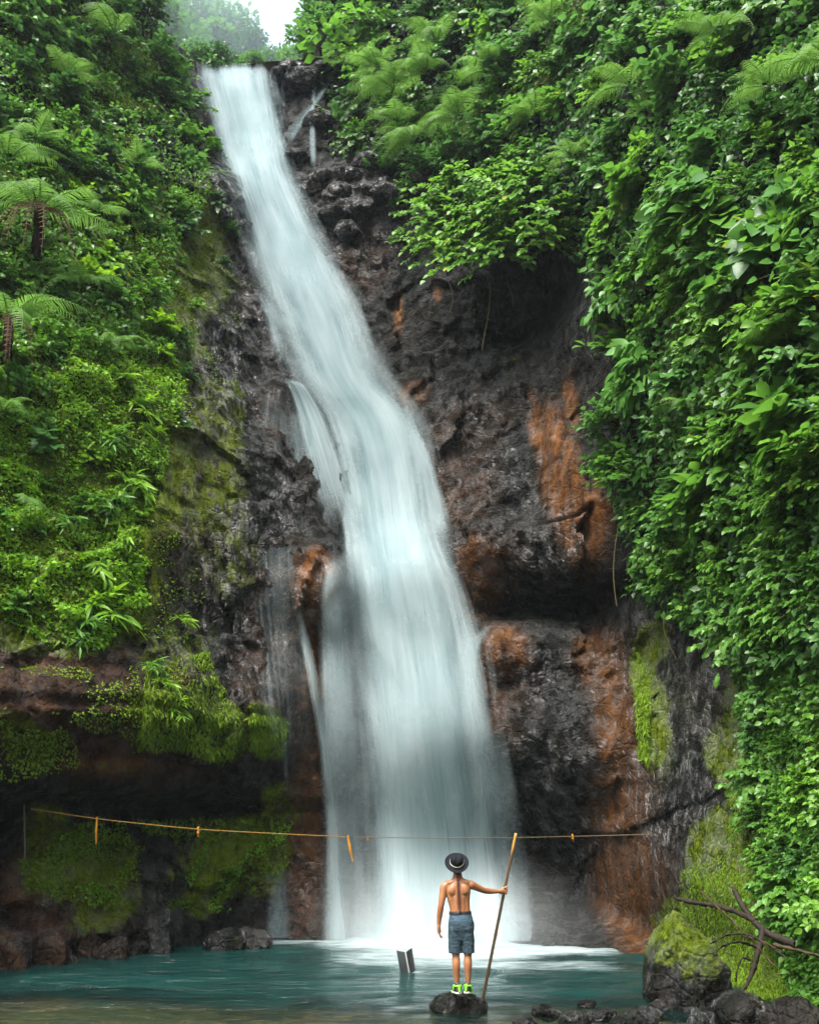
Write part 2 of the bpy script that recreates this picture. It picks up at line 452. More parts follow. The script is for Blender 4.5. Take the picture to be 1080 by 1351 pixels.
# skyline of the notch
SK = [(172, -90, 29.6), (184, 0, 29.6), (203, 33, 30.1), (228, 66, 31.2), (249, 84, 32.4), (310, 87, 32.9), (362, 89, 32.9), (385, 84, 32.9), (402, 66, 33.0), (414, 20, 33.0), (424, -90, 33.4)]
sx = [float(pt(*s)[0]) for s in SK]; sz = [float(pt(*s)[2]) for s in SK]
top = np.interp(gx, sx, sz, left=99, right=99) + .35 * fbm(gx * 1.1, gx * 0 + 3.3, 0, 4)
F = gridfaces(len(gx), len(gz))
fc = cliffv.reshape(-1, 3)[F].mean(1)
keep = fc[:, 2] < np.interp(fc[:, 0], gx, top)
cl = obj('cliff', mesh_np('cliff', cliffv.reshape(-1, 3), F[keep][:, ::-1], M['rock'],
         dict(moss=MOSS.ravel(), orange=ORANGE.ravel(), wet=np.maximum(WET, BLACK).ravel(), brown=(BROWN * (1 - BLACK)).ravel(), slime=SLIME.ravel())))
props(cl, kind='structure')
# normals of the cliff (towards the camera side)
dyx, dyz = np.gradient(FS, STEP)
def cliff_normal(x, z):
    a = look(dyx, x, z); b = look(dyz, x, z)
    nn = np.stack([a, -np.ones_like(a), b], -1)
    return nn / np.linalg.norm(nn, axis=-1, keepdims=True)

# ------------------------------------------------------------------ water helpers
def wp(px, py, z=0.0):
    dx, dy, dz = ray(px, py)
    t = (z - CAMH) / dz
    return np.array([float(dx * t), float(dy * t), z])


def smooth1(a, n, axis):
    k = np.exp(-.5 * (np.arange(-3 * n, 3 * n + 1) / n) ** 2); k /= k.sum()
    pad = [(0, 0)] * a.ndim; pad[axis] = (3 * n, 3 * n)
    ap = np.pad(a, pad, mode='edge')
    return np.apply_along_axis(lambda r: np.convolve(r, k, 'valid'), axis, ap)


def fall_mat():
    n = NT('falling_water')
    uv = n.t.nodes.new('ShaderNodeUVMap').outputs[0]
    edge, dens, thread = n.attr('edge'), n.attr('dens'), n.attr('thread')
    warp = n.noise(n.mapv(uv, (.9, .16, 1)), 1.0, 3)
    uvw = n.n('VectorMath', _operation='ADD')
    cmb = n.n('CombineXYZ', X=n.math('MULTIPLY', warp, .9))
    n.set(uvw, '0', uv); n.set(uvw, '1', cmb)
    uvw = uvw.outputs[0]
    s1 = n.noise(n.mapv(uvw, (1.6, .07, 1)), 1.0, 4, .55)
    s2 = n.noise(n.mapv(uvw, (5, .16, 1)), 1.0, 4, .55)
    s3 = n.noise(n.mapv(uvw, (.9, .42, 1)), 1.0, 4, .55)
    s = n.math('ADD', n.math('MULTIPLY', s1, .42), n.math('MULTIPLY', s2, .2))
    s = n.math('ADD', s, n.math('MULTIPLY', s3, .38))
    # coverage: core solid, margins frayed into streaks
    cov = n.math('ADD', n.math('MULTIPLY', edge, 1.25), n.math('MULTIPLY', n.math('SUBTRACT', s, .5), 2.6))
    cov = n.ramp(n.math('MULTIPLY', cov, .8), (.12, 0), (.78, 1))
    thr = n.ramp(n.noise(n.mapv(uvw, (5, .06, 1)), 1.0, 4, .6), (.46, 0), (.78, 1))
    thr = n.math('MULTIPLY', thr, n.math('POWER', edge, .6))
    cov = n.mix(thread, cov, thr)
    al = n.math('MULTIPLY', cov, dens, True)
    col = n.mix(n.ramp(s, (.38, 0), (.6, 1)), (.23, .335, .35), (.47, .57, .585))
    bmp = n.bump(s3, .35, .15)
    d = n.n('BsdfDiffuse', Color=col, Normal=bmp)
    tr = n.n('BsdfTranslucent', Color=col, Normal=bmp)
    a = n.n('MixShader', Fac=.35); n.set(a, '1', d); n.set(a, '2', tr)
    t = n.n('BsdfTransparent')
    o = n.n('MixShader', Fac=al); n.set(o, '1', t); n.set(o, '2', a)
    return n.surf(o)


M['fall'] = fall_mat()
waterfall = empty('waterfall', (fl[-1, 0], fl[-1, 1], 0))
props(waterfall, 'tall silky white waterfall pouring down the dark cliff into the pool', 'waterfall')
WFI = Matrix.Translation((-fl[-1, 0], -fl[-1, 1], 0))


def stream(name, path, off=.3, dens=1.0, thread=0.0, umul=2.4, nu=24, step=5, pw=2.0, top=.06, bot=.0, sm=3, bow=.6, wfade=None):
    """a skin of falling water laid along the rock; path rows: px, py, half width px"""
    path = np.array(path, float)
    n = max(6, int((path[-1, 1] - path[0, 1]) / step))
    tt = np.linspace(0, 1, n)
    cum = np.r_[0, np.cumsum(np.hypot(np.diff(path[:, 0]), np.diff(path[:, 1])))]; cum /= cum[-1]
    c = smooth1(np.interp(tt, cum, path[:, 0]), 3, 0); y = np.interp(tt, cum, path[:, 1]); h = smooth1(np.interp(tt, cum, path[:, 2]), 3, 0)
    u = np.linspace(-1, 1, nu)
    PX = c[None] + u[:, None] * h[None]; PY = np.broadcast_to(y[None], PX.shape)
    q = at(PX.ravel(), PY.ravel()).reshape(nu, n, 3)
    Y = smooth1(q[..., 1], sm, 1)
    if nu > 8: Y = smooth1(Y, 2, 0)
    Y = Y - off * (1 - bow * u[:, None] ** 2)
    X, Yq, Z = pt(PX, PY, Y)
    V = np.stack([X, Yq, Z], -1)
    seg = np.r_[0, np.cumsum(np.linalg.norm(np.diff(V[nu // 2], axis=0), axis=1))]
    uv = np.stack([np.broadcast_to(u[:, None] * umul, PX.shape), np.broadcast_to(-seg[None], PX.shape)], -1) + np.array([path[0, 0] * .37, path[0, 1] * .11])
    e = 1 - np.abs(u[:, None]) ** pw
    e = np.broadcast_to(e, PX.shape) * sstep(0, max(top, 1e-4), tt)[None] * (sstep(1.0, 1 - bot, tt)[None] if bot else 1)
    dn = dens if np.isscalar(dens) else np.interp(tt, np.linspace(0, 1, len(dens)), dens)
    dn = np.broadcast_to(dn, PX.shape)
    m = mesh_np(name, V.reshape(-1, 3), gridfaces(nu, n)[:, ::-1], M['fall'], dict(edge=e.ravel(), dens=dn.ravel(), thread=np.full(e.size, thread)), uv=uv.reshape(-1, 2))
    m.transform(WFI)
    return obj(name, m, waterfall)


FP = FALL.tolist()
def wid(k, dx=0, cut=0): return [(a + dx, b, c * k) for a, b, c in FP[cut:]]
stream('main_stream', wid(.96), .42, [.97, .95, .9, .82, .7, .64, .6, .6, .7, .9, .8, .74, .8, .8, .86, .92, .97], pw=1.8, nu=40, top=.012)
stream('veil', wid(1.06), .65, [.75, .65, .5, .35, .3, .28, .26, .3, .5, .45, .42, .5, .55, .62, .7, .85], pw=1.5, nu=40, umul=3.1, top=.02)
stream('veil', [(440, 726, 16), (446, 790, 32), (452, 900, 40), (458, 1000, 42), (462, 1100, 44), (466, 1242, 50)], .55, [.1, .4, .28, .18, .16, .25], nu=16, umul=1.4, pw=1.3, top=.08)
stream('veil', wid(1.2), .9, [.3, .3, .28, .22, .2, .2, .2, .25, .35, .3, .32, .36, .4, .45, .55, .75], pw=1.25, nu=40, umul=3.7, top=.03)
for p_, d_ in (([(519, 708, 58), (526, 738, 74), (534, 785, 82), (546, 870, 86)], [.0, .7, .5, .0]), ([(553, 872, 74), (559, 915, 84), (568, 1010, 88)], [.0, .5, .0]), ([(318, 126, 46), (328, 165, 50), (340, 240, 46)], [.0, .6, .0]),
               ([(374, 300, 46), (388, 340, 56), (412, 420, 56)], [.0, .5, .0]), ([(470, 525, 52), (486, 560, 64), (504, 640, 66)], [.0, .38, .0])):
    stream('ledge_veil', p_, .7, d_, pw=1.3, nu=30, umul=3.3, top=.3, bot=.5)
stream('side_stream', [(366, 497, 8), (392, 506, 16), (412, 556, 24), (436, 640, 32), (462, 712, 40)], .5, [.35, .75, .65, .45, .2], nu=14, pw=1.4, top=.12, bot=.4)
stream('side_stream', [(390, 792, 5), (404, 850, 9), (418, 920, 12), (431, 1000, 12), (439, 1100, 13), (445, 1240, 18)], .35, [.3, .55, .5, .45, .45, .5], nu=12, umul=.5, pw=1.2, top=.15)
stream('side_stream', [(452, 722, 20), (440, 790, 20), (442, 880, 22), (448, 1000, 26), (452, 1100, 28), (456, 1240, 34)], .45, [.1, .45, .36, .22, .2, .25], nu=14, umul=.9, pw=1.6)
stream('side_stream', [(524, 520, 8), (545, 570, 14), (566, 640, 20), (584, 722, 20)], .35, [.3, .5, .5, .4], nu=12, umul=.8, pw=1.2, top=.35, bot=.25)
stream('side_stream', [(668, 822, 5), (646, 826, 9), (628, 842, 14), (616, 880, 18), (624, 940, 22), (640, 1010, 26)], .5, [.0, .2, .42, .42, .3, .1], nu=12, umul=.6, pw=1.2, top=.2, bot=.3)
stream('side_stream', [(650, 940, 14), (664, 1050, 22), (676, 1150, 26), (682, 1242, 30)], .75, [.2, .3, .3, .35], nu=12, umul=.9, pw=1.7, top=.2)
stream('thin_trickle', [(417, 106, 5), (411, 128, 6), (413, 150, 5), (410, 175, 7), (414, 200, 5), (413, 226, 7)], .25, .5, nu=9, umul=.5, pw=1.0, top=.2, bot=.2, thread=.4)
stream('thin_trickle', [(436, 110, 6), (424, 124, 8), (410, 142, 9), (400, 152, 10), (388, 172, 11), (374, 192, 12)], .3, .42, nu=11, umul=.9, pw=1.0, top=.2, bot=.2, thread=.4)
stream('water_threads', [(372, 505, 26), (362, 620, 34), (360, 740, 36), (372, 860, 38), (386, 1000, 36), (392, 1080, 34)], .22, [.42, .36, .3, .32, .32, .2], thread=.8, nu=18, umul=1.4, pw=2, bot=.25)
stream('water_threads', [(400, 540, 36), (410, 640, 40), (412, 720, 36)], .3, [.5, .5, .2], thread=.6, nu=16, umul=1.2, pw=2, bot=.3)
stream('thin_trickle', [(376, 975, 4), (378, 1040, 5)], .25, .22, nu=6, umul=.2, pw=1.3, bot=.3)
stream('side_stream', [(372, 1120, 8), (368, 1180, 18), (366, 1238, 26)], .45, [.15, .25, .3], nu=12, umul=.8, pw=1.1, top=.5)
stream('thin_trickle', [(330, 372, 6), (345, 384, 12), (362, 420, 14), (376, 490, 12)], .3, [.3, .5, .4, .2], nu=8, umul=.5, pw=1.2, top=.4, bot=.4)

# ------------------------------------------------------------------ pool
def pool_mat():
    n = NT('teal_pool_water')
    P = n.geo().outputs['Position']
    foam, shal = n.attr('foam'), n.attr('shallow')
    Ps = n.mapv(P, (.55, 1.5, 1))
    n1 = n.noise(Ps, 1.1, 5, .6, .6); n2 = n.noise(n.mapv(P, (1.0, 3.2, 1)), 2.2, 5, .62, .4); n3 = n.noise(n.mapv(P, (.6, 1.1, 1)), 5, 4)
    h = n.math('ADD', n.math('MULTIPLY', n1, .7), n.math('ADD', n.math('MULTIPLY', n2, .35), n.math('MULTIPLY', n3, .08)))
    nb = n.bump(h, .9, .24)
    col = n.mix(n.ramp(n1, (.3, 0), (.7, 1)), (.0015, .013, .012), (.005, .034, .030))
    body = n.n('BsdfPrincipled', Base_Color=col, Roughness=.07, IOR=1.33, Normal=nb)
    tr = n.n('BsdfTransparent', Color=(.62, .78, .72, 1))
    gl = n.n('BsdfGlossy', Roughness=.12, Normal=nb)
    fr = n.n('Fresnel', IOR=1.33, Normal=nb)
    clear = n.n('MixShader', Fac=fr); n.set(clear, '1', tr); n.set(clear, '2', gl)
    sf = n.math('MULTIPLY', shal, n.ramp(n2, (.35, .6), (.6, .92)))
    m1 = n.n('MixShader', Fac=sf); n.set(m1, '1', body); n.set(m1, '2', clear)
    fn = n.math('ADD', n.math('MULTIPLY', n2, .55), n.math('MULTIPLY', n1, .45))
    ff = n.ramp(n.math('ADD', foam, n.math('MULTIPLY', n.math('SUBTRACT', fn, .5), 1.3)), (.2, 0), (1.05, 1))
    ff = n.math('MULTIPLY', ff, n.ramp(foam, (.0, 0), (.25, 1)))
    fd = n.n('BsdfDiffuse', Color=(.38, .47, .48, 1))
    m2 = n.n('MixShader', Fac=ff); n.set(m2, '1', m1); n.set(m2, '2', fd)
    return n.surf(m2)


px_ = np.arange(-16, 11, .08); py_ = np.arange(9.0, 26.5, .08)
WX, WY = np.meshgrid(px_, py_, indexing='ij')
WZ = .035 * fbm(WX * .6, WY * 1.5, 4.4, 3) + .022 * vnoise(WX * 1.7, WY * 3.2, 2.2)
def wblob(px, py, rx, ry, soft=.7):
    p = wp(px, py); a = abs(wp(px + rx, py)[0] - p[0]); b = abs(wp(px, py - ry)[1] - p[1])
    d = np.hypot((WX - p[0]) / a, (WY - p[1]) / b) + .3 * fbm(WX * .6, WY * .6, px * .01, 3)
    return 1 - sstep(1 - soft, 1 + soft * .6, d)
FOAM = np.zeros(WX.shape)
for a in [(580, 1243, 160, 12, 1.0), (600, 1256, 140, 12, .8), (700, 1253, 150, 10, .68), (560, 1268, 150, 9, .42), (760, 1250, 110, 8, .5), (470, 1244, 110, 4, .55), (640, 1272, 120, 9, .42), (500, 1262, 60, 7, .45),
          (740, 1275, 110, 8, .36), (52, 1262, 42, 5, .7), (20, 1268, 40, 6, .5), (690, 1300, 60, 9, .16), (640, 1322, 40, 6, .2), (380, 1243, 90, 2.5, .5), (545, 1283, 16, 3, .5), (210, 1262, 30, 5, .2), (540, 1330, 60, 6, .25)]:
    FOAM = np.maximum(FOAM, a[4] * wblob(*a[:4]))
SHAL = sstep(17.0, 15.0, WY + .9 * fbm(WX * .5, WY * .9, 6.1, 4) + .12 * (WX > 2) * (WX - 2) - .9 * sstep(-1, -5, WX) * 1.0)
wv = np.stack([WX, WY, WZ], -1)
pool = obj('water', mesh_np('water', wv.reshape(-1, 3), gridfaces(len(px_), len(py_)), pool_mat(), dict(foam=FOAM.ravel(), shallow=SHAL.ravel())))
props(pool, kind='structure')

# ------------------------------------------------------------------ bed / ground sheet out to the horizon
def bed_mat():
    n = NT('gravel_bed')
    P = n.geo().outputs['Position']
    v = n.n('TexVoronoi', Scale=4.5, Vector=P, Randomness=1.0); c = v.outputs['Color']
    r = n.n('SeparateColor', Color=c).outputs[0]
    col = n.mix(r, (.045, .026, .012), (.26, .14, .06))
    col = n.mix(n.ramp(n.noise(P, .7, 4), (.42, 0), (.62, .8)), col, (.10, .075, .02))
    b = n.n('BsdfPrincipled', Base_Color=col, Roughness=.55, Normal=n.bump(v.outputs['Distance'], .8, .08))
    return n.surf(b)
gxs = np.r_[[-400, -150, -60, -30], np.arange(-18, 12.1, .3), [25, 60, 150, 400]]
gys = np.r_[[-400, -150, -60, -30, -15, -5], np.arange(0, 27, .3), [60, 150, 400]]
BX, BY = np.meshgrid(gxs, gys, indexing='ij')
BZ = -.16 - 1.2 * sstep(18.0, 23, BY) + .35 * sstep(11.5, 8, BY) + .05 * fbm(BX * .8, BY * .8, 3.3, 3)
gr = obj('ground', mesh_np('ground', np.stack([BX, BY, BZ], -1).reshape(-1, 3), gridfaces(len(gxs), len(gys)), bed_mat()))
props(gr, kind='structure')

# ------------------------------------------------------------------ hillside behind the lip
def earth_mat():
    n = NT('dark_forest_soil')
    P = n.geo().outputs['Position']
    c = n.mix(n.noise(P, .8, 6), (.012, .022, .008), (.035, .06, .015))
    return n.surf(n.n('BsdfPrincipled', Base_Color=c, Roughness=.9, Normal=n.bump(n.noise(P, 3, 5), .8, .3)))
M['earth'] = earth_mat()
hx = np.arange(-45, 40.1, 1.0); hy = np.arange(33.2, 110, 1.0)
HX, HY = np.meshgrid(hx, hy, indexing='ij')
lipx = fl[0, 0]
def hill_z(x, y):
    side = np.maximum(np.abs(x - (lipx + (y - 33) * -.12)) - 2.0, 0)
    return 27.9 + np.maximum(y - 37, 0) * .62 + np.clip(side * .8, 0, 7) * sstep(33, 36, y) * np.where(x < lipx, 1, sstep(3.0, 7.0, side)) + .8 * fbm(x * .15, y * .15, 1.7, 3)
hl = obj('hillside', mesh_np('hillside', np.stack([HX, HY, hill_z(HX, HY)], -1).reshape(-1, 3), gridfaces(len(hx), len(hy)), M['earth']))
props(hl, kind='structure')

vx = np.arange(-90, 91, 3.0); vy = np.arange(-70, -7.9, 2.0)  # unseen slope behind the camera, added to block low frontal light
VX, VY = np.meshgrid(vx, vy, indexing='ij')
VZ = np.clip((-9 - VY) * 1.0, -1, 40) + 1.5 * fbm(VX * .1, VY * .1, 5.5, 3) * sstep(-9, -16, VY)
props(obj('hillside', mesh_np('hillside', np.stack([VX, VY, VZ], -1).reshape(-1, 3), gridfaces(len(vx), len(vy)), M['earth'])), kind='structure')
# ------------------------------------------------------------------ leaves
def leaf_t(w=.36, droop=.25, fold=.10, st=((0, .03), (.2, .75), (.45, 1), (.75, .62), (1, 0))):
    V, F = [], []
    for t, k in st:
        z = -droop * t * t
        V += [(-w * k, t, z + fold * k), (0, t, z), (w * k, t, z + fold * k)]
    for i in range(len(st) - 1):
        a = i * 3
        F += [(a, a + 1, a + 4, a + 3), (a + 1, a + 2, a + 5, a + 4)]
    return np.array(V), np.array(F)


LEAF = leaf_t()
LEAF_S = leaf_t(.36, .2, .08, ((0, .1), (.45, 1), (1, 0)))
LEAF_N = leaf_t(.10, .35, .03, ((0, .3), (.3, 1), (.7, .7), (1, 0)))
PINNA = leaf_t(.13, .22, .0, ((0, .8), (.5, .8), (1, 0)))


def nrmz(a): return a / np.maximum(np.linalg.norm(a, axis=-1, keepdims=True), 1e-9)


def scatter(tpl, pos, ydir, nrm, size, tint=None):
    """place one template leaf at many spots; returns V, F, tint"""
    tv, tf = tpl
    y = nrmz(ydir); x = nrmz(np.cross(y, nrm)); z = np.cross(x, y)
    s = np.asarray(size)[:, None, None]
    V = pos[:, None] + s * (tv[None, :, 0:1] * x[:, None] + tv[None, :, 1:2] * y[:, None] + tv[None, :, 2:3] * z[:, None])
    n = len(pos); k = len(tv)
    Fq = tf[None] + (np.arange(n) * k)[:, None, None]
    tint = rng.random(n) if tint is None else tint
    return V.reshape(-1, 3), Fq.reshape(-1, 4), np.repeat(tint, k)


def joinm(parts):
    V, F, T, o = [], [], [], 0
    for v, f, t in parts:
        V.append(v); F.append(f + o); T.append(t); o += len(v)
    return np.concatenate(V), np.concatenate(F), np.concatenate(T)


def tube(pts, rad, k=5):
    """quads along a polyline"""
    pts = np.asarray(pts, float); rad = np.broadcast_to(np.asarray(rad, float), (len(pts),))
    d = nrmz(np.gradient(pts, axis=0)); ref = np.array([.31, .22, .92]) if abs(d[0] @ np.array([.31, .22, .92])) < .9 else np.array([1., 0, 0])
    a = nrmz(np.cross(d, ref)); b = np.cross(d, a)
    th = np.arange(k) / k * 2 * np.pi
    V = pts[:, None] + rad[:, None, None] * (np.cos(th)[None, :, None] * a[:, None] + np.sin(th)[None, :, None] * b[:, None])
    F = []
    for i in range(len(pts) - 1):
        for j in range(k):
            F.append((i * k + j, i * k + (j + 1) % k, (i + 1) * k + (j + 1) % k, (i + 1) * k + j))
    return V.reshape(-1, 3), np.array(F), np.zeros(len(pts) * k)


def shrub_meshes(name, mat, nb=16, nl=11, L=.75, leaf=.2, tpl=LEAF, spread=.9, droop=.5, out=.6, twig=None):
    leaves, stems = [], []
    for b in range(nb):
        az = rng.uniform(-1.5, 1.5) * spread; el = rng.uniform(-.25, 1.3)
        d = np.array([math.sin(az) * math.cos(el), -math.cos(az) * math.cos(el) * out - .15, math.sin(el)])
        d /= np.linalg.norm(d); ln = L * rng.uniform(.55, 1.15)
        t = np.linspace(0, 1, 7)
        p = t[:, None] * ln * d + np.array([0, -.25, -1])[None] * (droop * ln * t[:, None] ** 2.2) * .6 + .03 * L * rng.normal(size=(7, 3)) * t[:, None]
        stems.append(tube(p, .012 * L * (1.3 - t), 4))
        tl = np.sort(rng.uniform(.3, 1.0, nl)); tl[-1] = 1
        q = np.stack([np.interp(tl, t, p[:, i]) for i in range(3)], 1)
        dirb = nrmz(p[-1] - p[0])
        lat = nrmz(np.cross(dirb, [0, -.3, 1])) * np.where(np.arange(nl) % 2, 1, -1)[:, None]
        yd = dirb * .6 + lat * rng.uniform(.5, 1.2, (nl, 1)) + np.array([0, -.35, -.25]) + .25 * rng.normal(size=(nl, 3))
        yd[-1] = dirb + [0, -.2, -.3]
        nm = np.array([0, -.55, .85]) + .38 * rng.normal(size=(nl, 3))
        leaves.append(scatter(tpl, q, yd, nm, leaf * rng.uniform(.6, 1.25, nl), np.clip(rng.random() * .5 + rng.random(nl) * .5, 0, 1)))
    v, f, t = joinm(leaves); sv, sf, _ = joinm(stems)
    return mesh_np(name + '_foliage', v, f, mat, dict(tint=t)), mesh_np(name + '_stem', sv, sf, twig or M['twig'])


def shrub_proto(kind, meshes):
    o = bpy.data.objects.new(kind, None); o.empty_display_size = .2
    f = bpy.data.objects.new('foliage', meshes[0]); f.parent = o
    s = bpy.data.objects.new('stem', meshes[1]); s.parent = o
    return o, (f, s)


def place(proto, loc, rot, scale, label, cat, group=None):
    o, ch = proto
    c = o.copy(); c.location = loc; c.rotation_euler = rot; c.scale = (scale,) * 3
    props(c, label, cat, group); COL.objects.link(c)
    for k in ch:
        d = k.copy(); d.parent = c; COL.objects.link(d)
    return c


BROAD = [shrub_proto('broad_leaf_shrub', shrub_meshes('broad', M[m], 24, 13, .85, lf)) for m, lf in (('leaf_mid', .21), ('leaf_cool', .30), ('leaf_fresh', .19), ('leaf_cool', .22), ('leaf_mid', .33), ('leaf_mid', .25))]
SMALL = [shrub_proto('small_leaf_shrub', shrub_meshes('small', M[m], 30, 16, .75, .13, LEAF)) for m in ('leaf_mid', 'leaf_cool', 'leaf_fresh', 'leaf_mid')]
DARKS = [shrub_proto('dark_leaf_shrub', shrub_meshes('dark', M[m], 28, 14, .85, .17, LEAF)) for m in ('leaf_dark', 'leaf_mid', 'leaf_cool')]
BRITE = [shrub_proto('bright_shrub', shrub_meshes('bright', M['leaf_bright'], 24, 13, .7, .2, LEAF)) for _ in range(3)]
TUFT = []
for m in ('leaf_bright', 'leaf_bright', 'leaf_mid'):
    TUFT.append(shrub_proto('bamboo_tuft', shrub_meshes('tuft', M[m], 9, 9, .6, .34, LEAF_N, 1.0, .9)))
SPRAY = [shrub_proto('spray', shrub_meshes('spray', M['leaf_fresh'], 22, 20, 1.25, .19, LEAF, 1.1, .9, .9)) for _ in range(2)]


def frond_mesh(name, L=1.0, pairs=26, w=.30, arch=.55, mat=None):
    t = np.linspace(0, 1, 12)
    p = np.stack([0 * t, t * L * (1 - .18 * t * t), L * (.42 * t - arch * t ** 2.3)], 1)
    st = tube(p, .011 * L * (1.15 - t), 4)
    tl = np.linspace(.12, .99, pairs)
    q = np.stack([np.interp(tl, t, p[:, i]) for i in range(3)], 1)
    tan = nrmz(np.stack([np.interp(tl, t, np.gradient(p[:, i])) for i in range(3)], 1))
    prof = w * L * np.minimum(1, tl / .28) ** .7 * (1.03 - tl) ** .62 * 1.15
    parts = []
    up = np.cross(np.array([1., 0, 0]), tan)
    for s in (-1, 1):
        yd = np.array([s, 0, 0]) + tan * .45 - up * .18 + .05 * rng.normal(size=(pairs, 3))
        parts.append(scatter((PINNA[0] * np.array([L * .11 / w / L * 1.0, 1, 1]), PINNA[1]), q, yd, up, prof, .3 + .4 * rng.random(pairs)))
    parts.append((st[0], st[1], st[2] + .2))
    v, f, tt = joinm(parts)
    return mesh_np(name, v, f, mat or M['frond'], dict(tint=tt))


FROND = [frond_mesh('frond', 1, 26, .27, a) for a in (.55, .8, 1.05)]
FROND_DEAD = [frond_mesh('dead_frond', 1, 20, .16, 1.5, M['dead'])]


def fern(loc, yaw, size, n, label, group=None, azr=(-115, 115), pitch=(0, 35), kind='fern', trunk=0, dead=0, roll=.25):
    o = empty(kind, loc, (0, 0, yaw)); props(o, label, 'tree fern' if trunk else 'fern', group)
    for i in range(n):
        a = R(azr[0] + (azr[1] - azr[0]) * (i + rng.uniform(.2, .8)) / n)
        f = obj('frond', FROND[int(rng.integers(3))], o)
        f.rotation_euler = (Matrix.Rotation(math.pi + a, 4, 'Z') @ Matrix.Rotation(R(rng.uniform(*pitch)), 4, 'X') @ Matrix.Rotation(rng.normal() * roll, 4, 'Y')).to_euler()
        f.scale = (size * rng.uniform(.8, 1.1),) * 3
    if trunk:
        z = np.linspace(0, 1, 9); p = np.stack([.06 * np.sin(z * 3), .8 * z * trunk, -z * trunk], 1)
        v, f, _ = tube(p, .10 + .02 * z, 8)
        v = v + .018 * rng.normal(size=v.shape)
        obj('trunk', mesh_np('fern_trunk', v, f, M['bark']), o)
    for i in range(dead):
        f = obj('dead_frond', FROND_DEAD[0], o)
        f.rotation_euler = (0, 0, math.pi + R(rng.uniform(-70, 70)))
        f.scale = (size * rng.uniform(.55, .8),) * 3
    return o


# ------------------------------------------------------------------ placing plants
def inpoly(px, py, poly):
    poly = np.array(poly, float); n = len(poly); r = np.zeros(len(px), bool); j = n - 1
    for i in range(n):
        xi, yi = poly[i]; xj, yj = poly[j]
        r ^= ((yi > py) != (yj > py)) & (px < (xj - xi) * (py - yi) / (yj - yi + 1e-12) + xi)
        j = i
    return r


def sample(poly, spacing, tries=6000):
    poly = np.array(poly, float)
    lo, hi = poly.min(0), poly.max(0)
    q = rng.uniform(lo, hi, (tries, 2)); q = q[inpoly(q[:, 0], q[:, 1], poly)]
    out = []
    for a in q:
        if all((a[0] - b[0]) ** 2 + (a[1] - b[1]) ** 2 > spacing ** 2 for b in out): out.append(a)
    return np.array(out)


def yaw_of(p):
    n = cliff_normal(np.array([p[0]]), np.array([p[2]]))[0]
    return math.atan2(n[0], -n[1])


def fill(poly, spacing, protos, sc, label, cat, group, yj=.5, tilt=.25, out=0.0, wts=None):
    q = sample(poly, spacing)
    P = at(q[:, 0], q[:, 1])
    for p in P:
        pr = protos[int(rng.choice(len(protos), p=wts))]
        place(pr, (p[0], p[1] + .12 - out, p[2]), (rng.normal() * tilt, rng.normal() * tilt, yaw_of(p) * .8 + rng.normal() * yj), rng.uniform(*sc), label, cat, group)
    return len(q)


G_R = 'shrubs in the green mass on the right cliff'
cnt = {}
cnt['R1'] = fill([(790, 230), (900, 190), (1130, 170), (1130, 600), (1010, 640), (900, 700), (838, 660), (812, 610), (822, 450), (795, 340)], 40, BROAD + SMALL[:3] + DARKS[1:], (.55, 1.35),
     'broad-leaved green shrub crowded among its like on the right cliff', 'shrub', G_R)
cnt['R2'] = fill([(845, 650), (900, 690), (1010, 630), (1130, 600), (1130, 860), (985, 830), (905, 800), (858, 770), (845, 720)], 37, SMALL, (.7, 1.15),
     'shrub of small leaves in the middle of the right cliff below the broad-leaved shrubs', 'shrub', 'small-leaved shrubs in the middle of the right cliff')
cnt['R3'] = fill([(985, 850), (1130, 850), (1130, 1240), (1050, 1230), (1015, 1130), (1008, 1000)], 36, SMALL, (.45, .8),
     'small-leaved creeping shrub on the lower right slope above the dead branches', 'shrub', 'creeping shrubs on the lower right slope')
cnt['R4'] = fill([(450, -30), (1130, -40), (1130, 180), (900, 200), (775, 240), (640, 190), (520, 110), (430, 70)], 44, SMALL + BROAD[2:4] + DARKS, (.75, 1.3),
     'leafy shrub on the high top of the right cliff', 'shrub', 'shrubs along the top of the right cliff')
cnt['R6'] = fill([(480, -30), (760, -40), (800, 120), (700, 170), (600, 110), (500, 60)], 40, SMALL + DARKS, (1.0, 1.5), 'leafy shrub on the high top of the right cliff', 'shrub', 'shrubs along the top of the right cliff')
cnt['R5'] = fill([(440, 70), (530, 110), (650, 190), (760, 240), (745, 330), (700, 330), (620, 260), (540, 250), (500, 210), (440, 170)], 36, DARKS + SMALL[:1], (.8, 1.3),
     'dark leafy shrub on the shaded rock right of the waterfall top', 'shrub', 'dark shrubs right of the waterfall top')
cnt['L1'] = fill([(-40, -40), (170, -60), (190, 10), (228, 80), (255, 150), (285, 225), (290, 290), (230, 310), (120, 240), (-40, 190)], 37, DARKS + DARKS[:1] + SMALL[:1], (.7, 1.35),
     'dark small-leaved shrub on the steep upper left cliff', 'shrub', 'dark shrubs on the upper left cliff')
cnt['L2'] = fill([(-40, 190), (120, 240), (200, 300), (235, 400), (200, 440), (120, 420), (60, 520), (-40, 560)], 38, BRITE + SMALL, (.6, 1.0),
     'bright green leafy shrub among the ferns on the left cliff', 'shrub', 'bright shrubs among the ferns on the left cliff')
cnt['L4'] = fill([(230, 300), (310, 295), (300, 400), (262, 440), (236, 560), (214, 560)], 44, SMALL + DARKS, (.35, .7),
     'small dark plant clinging to the mossy rock left of the middle fall', 'plant', 'small plants on the mossy rock left of the fall')
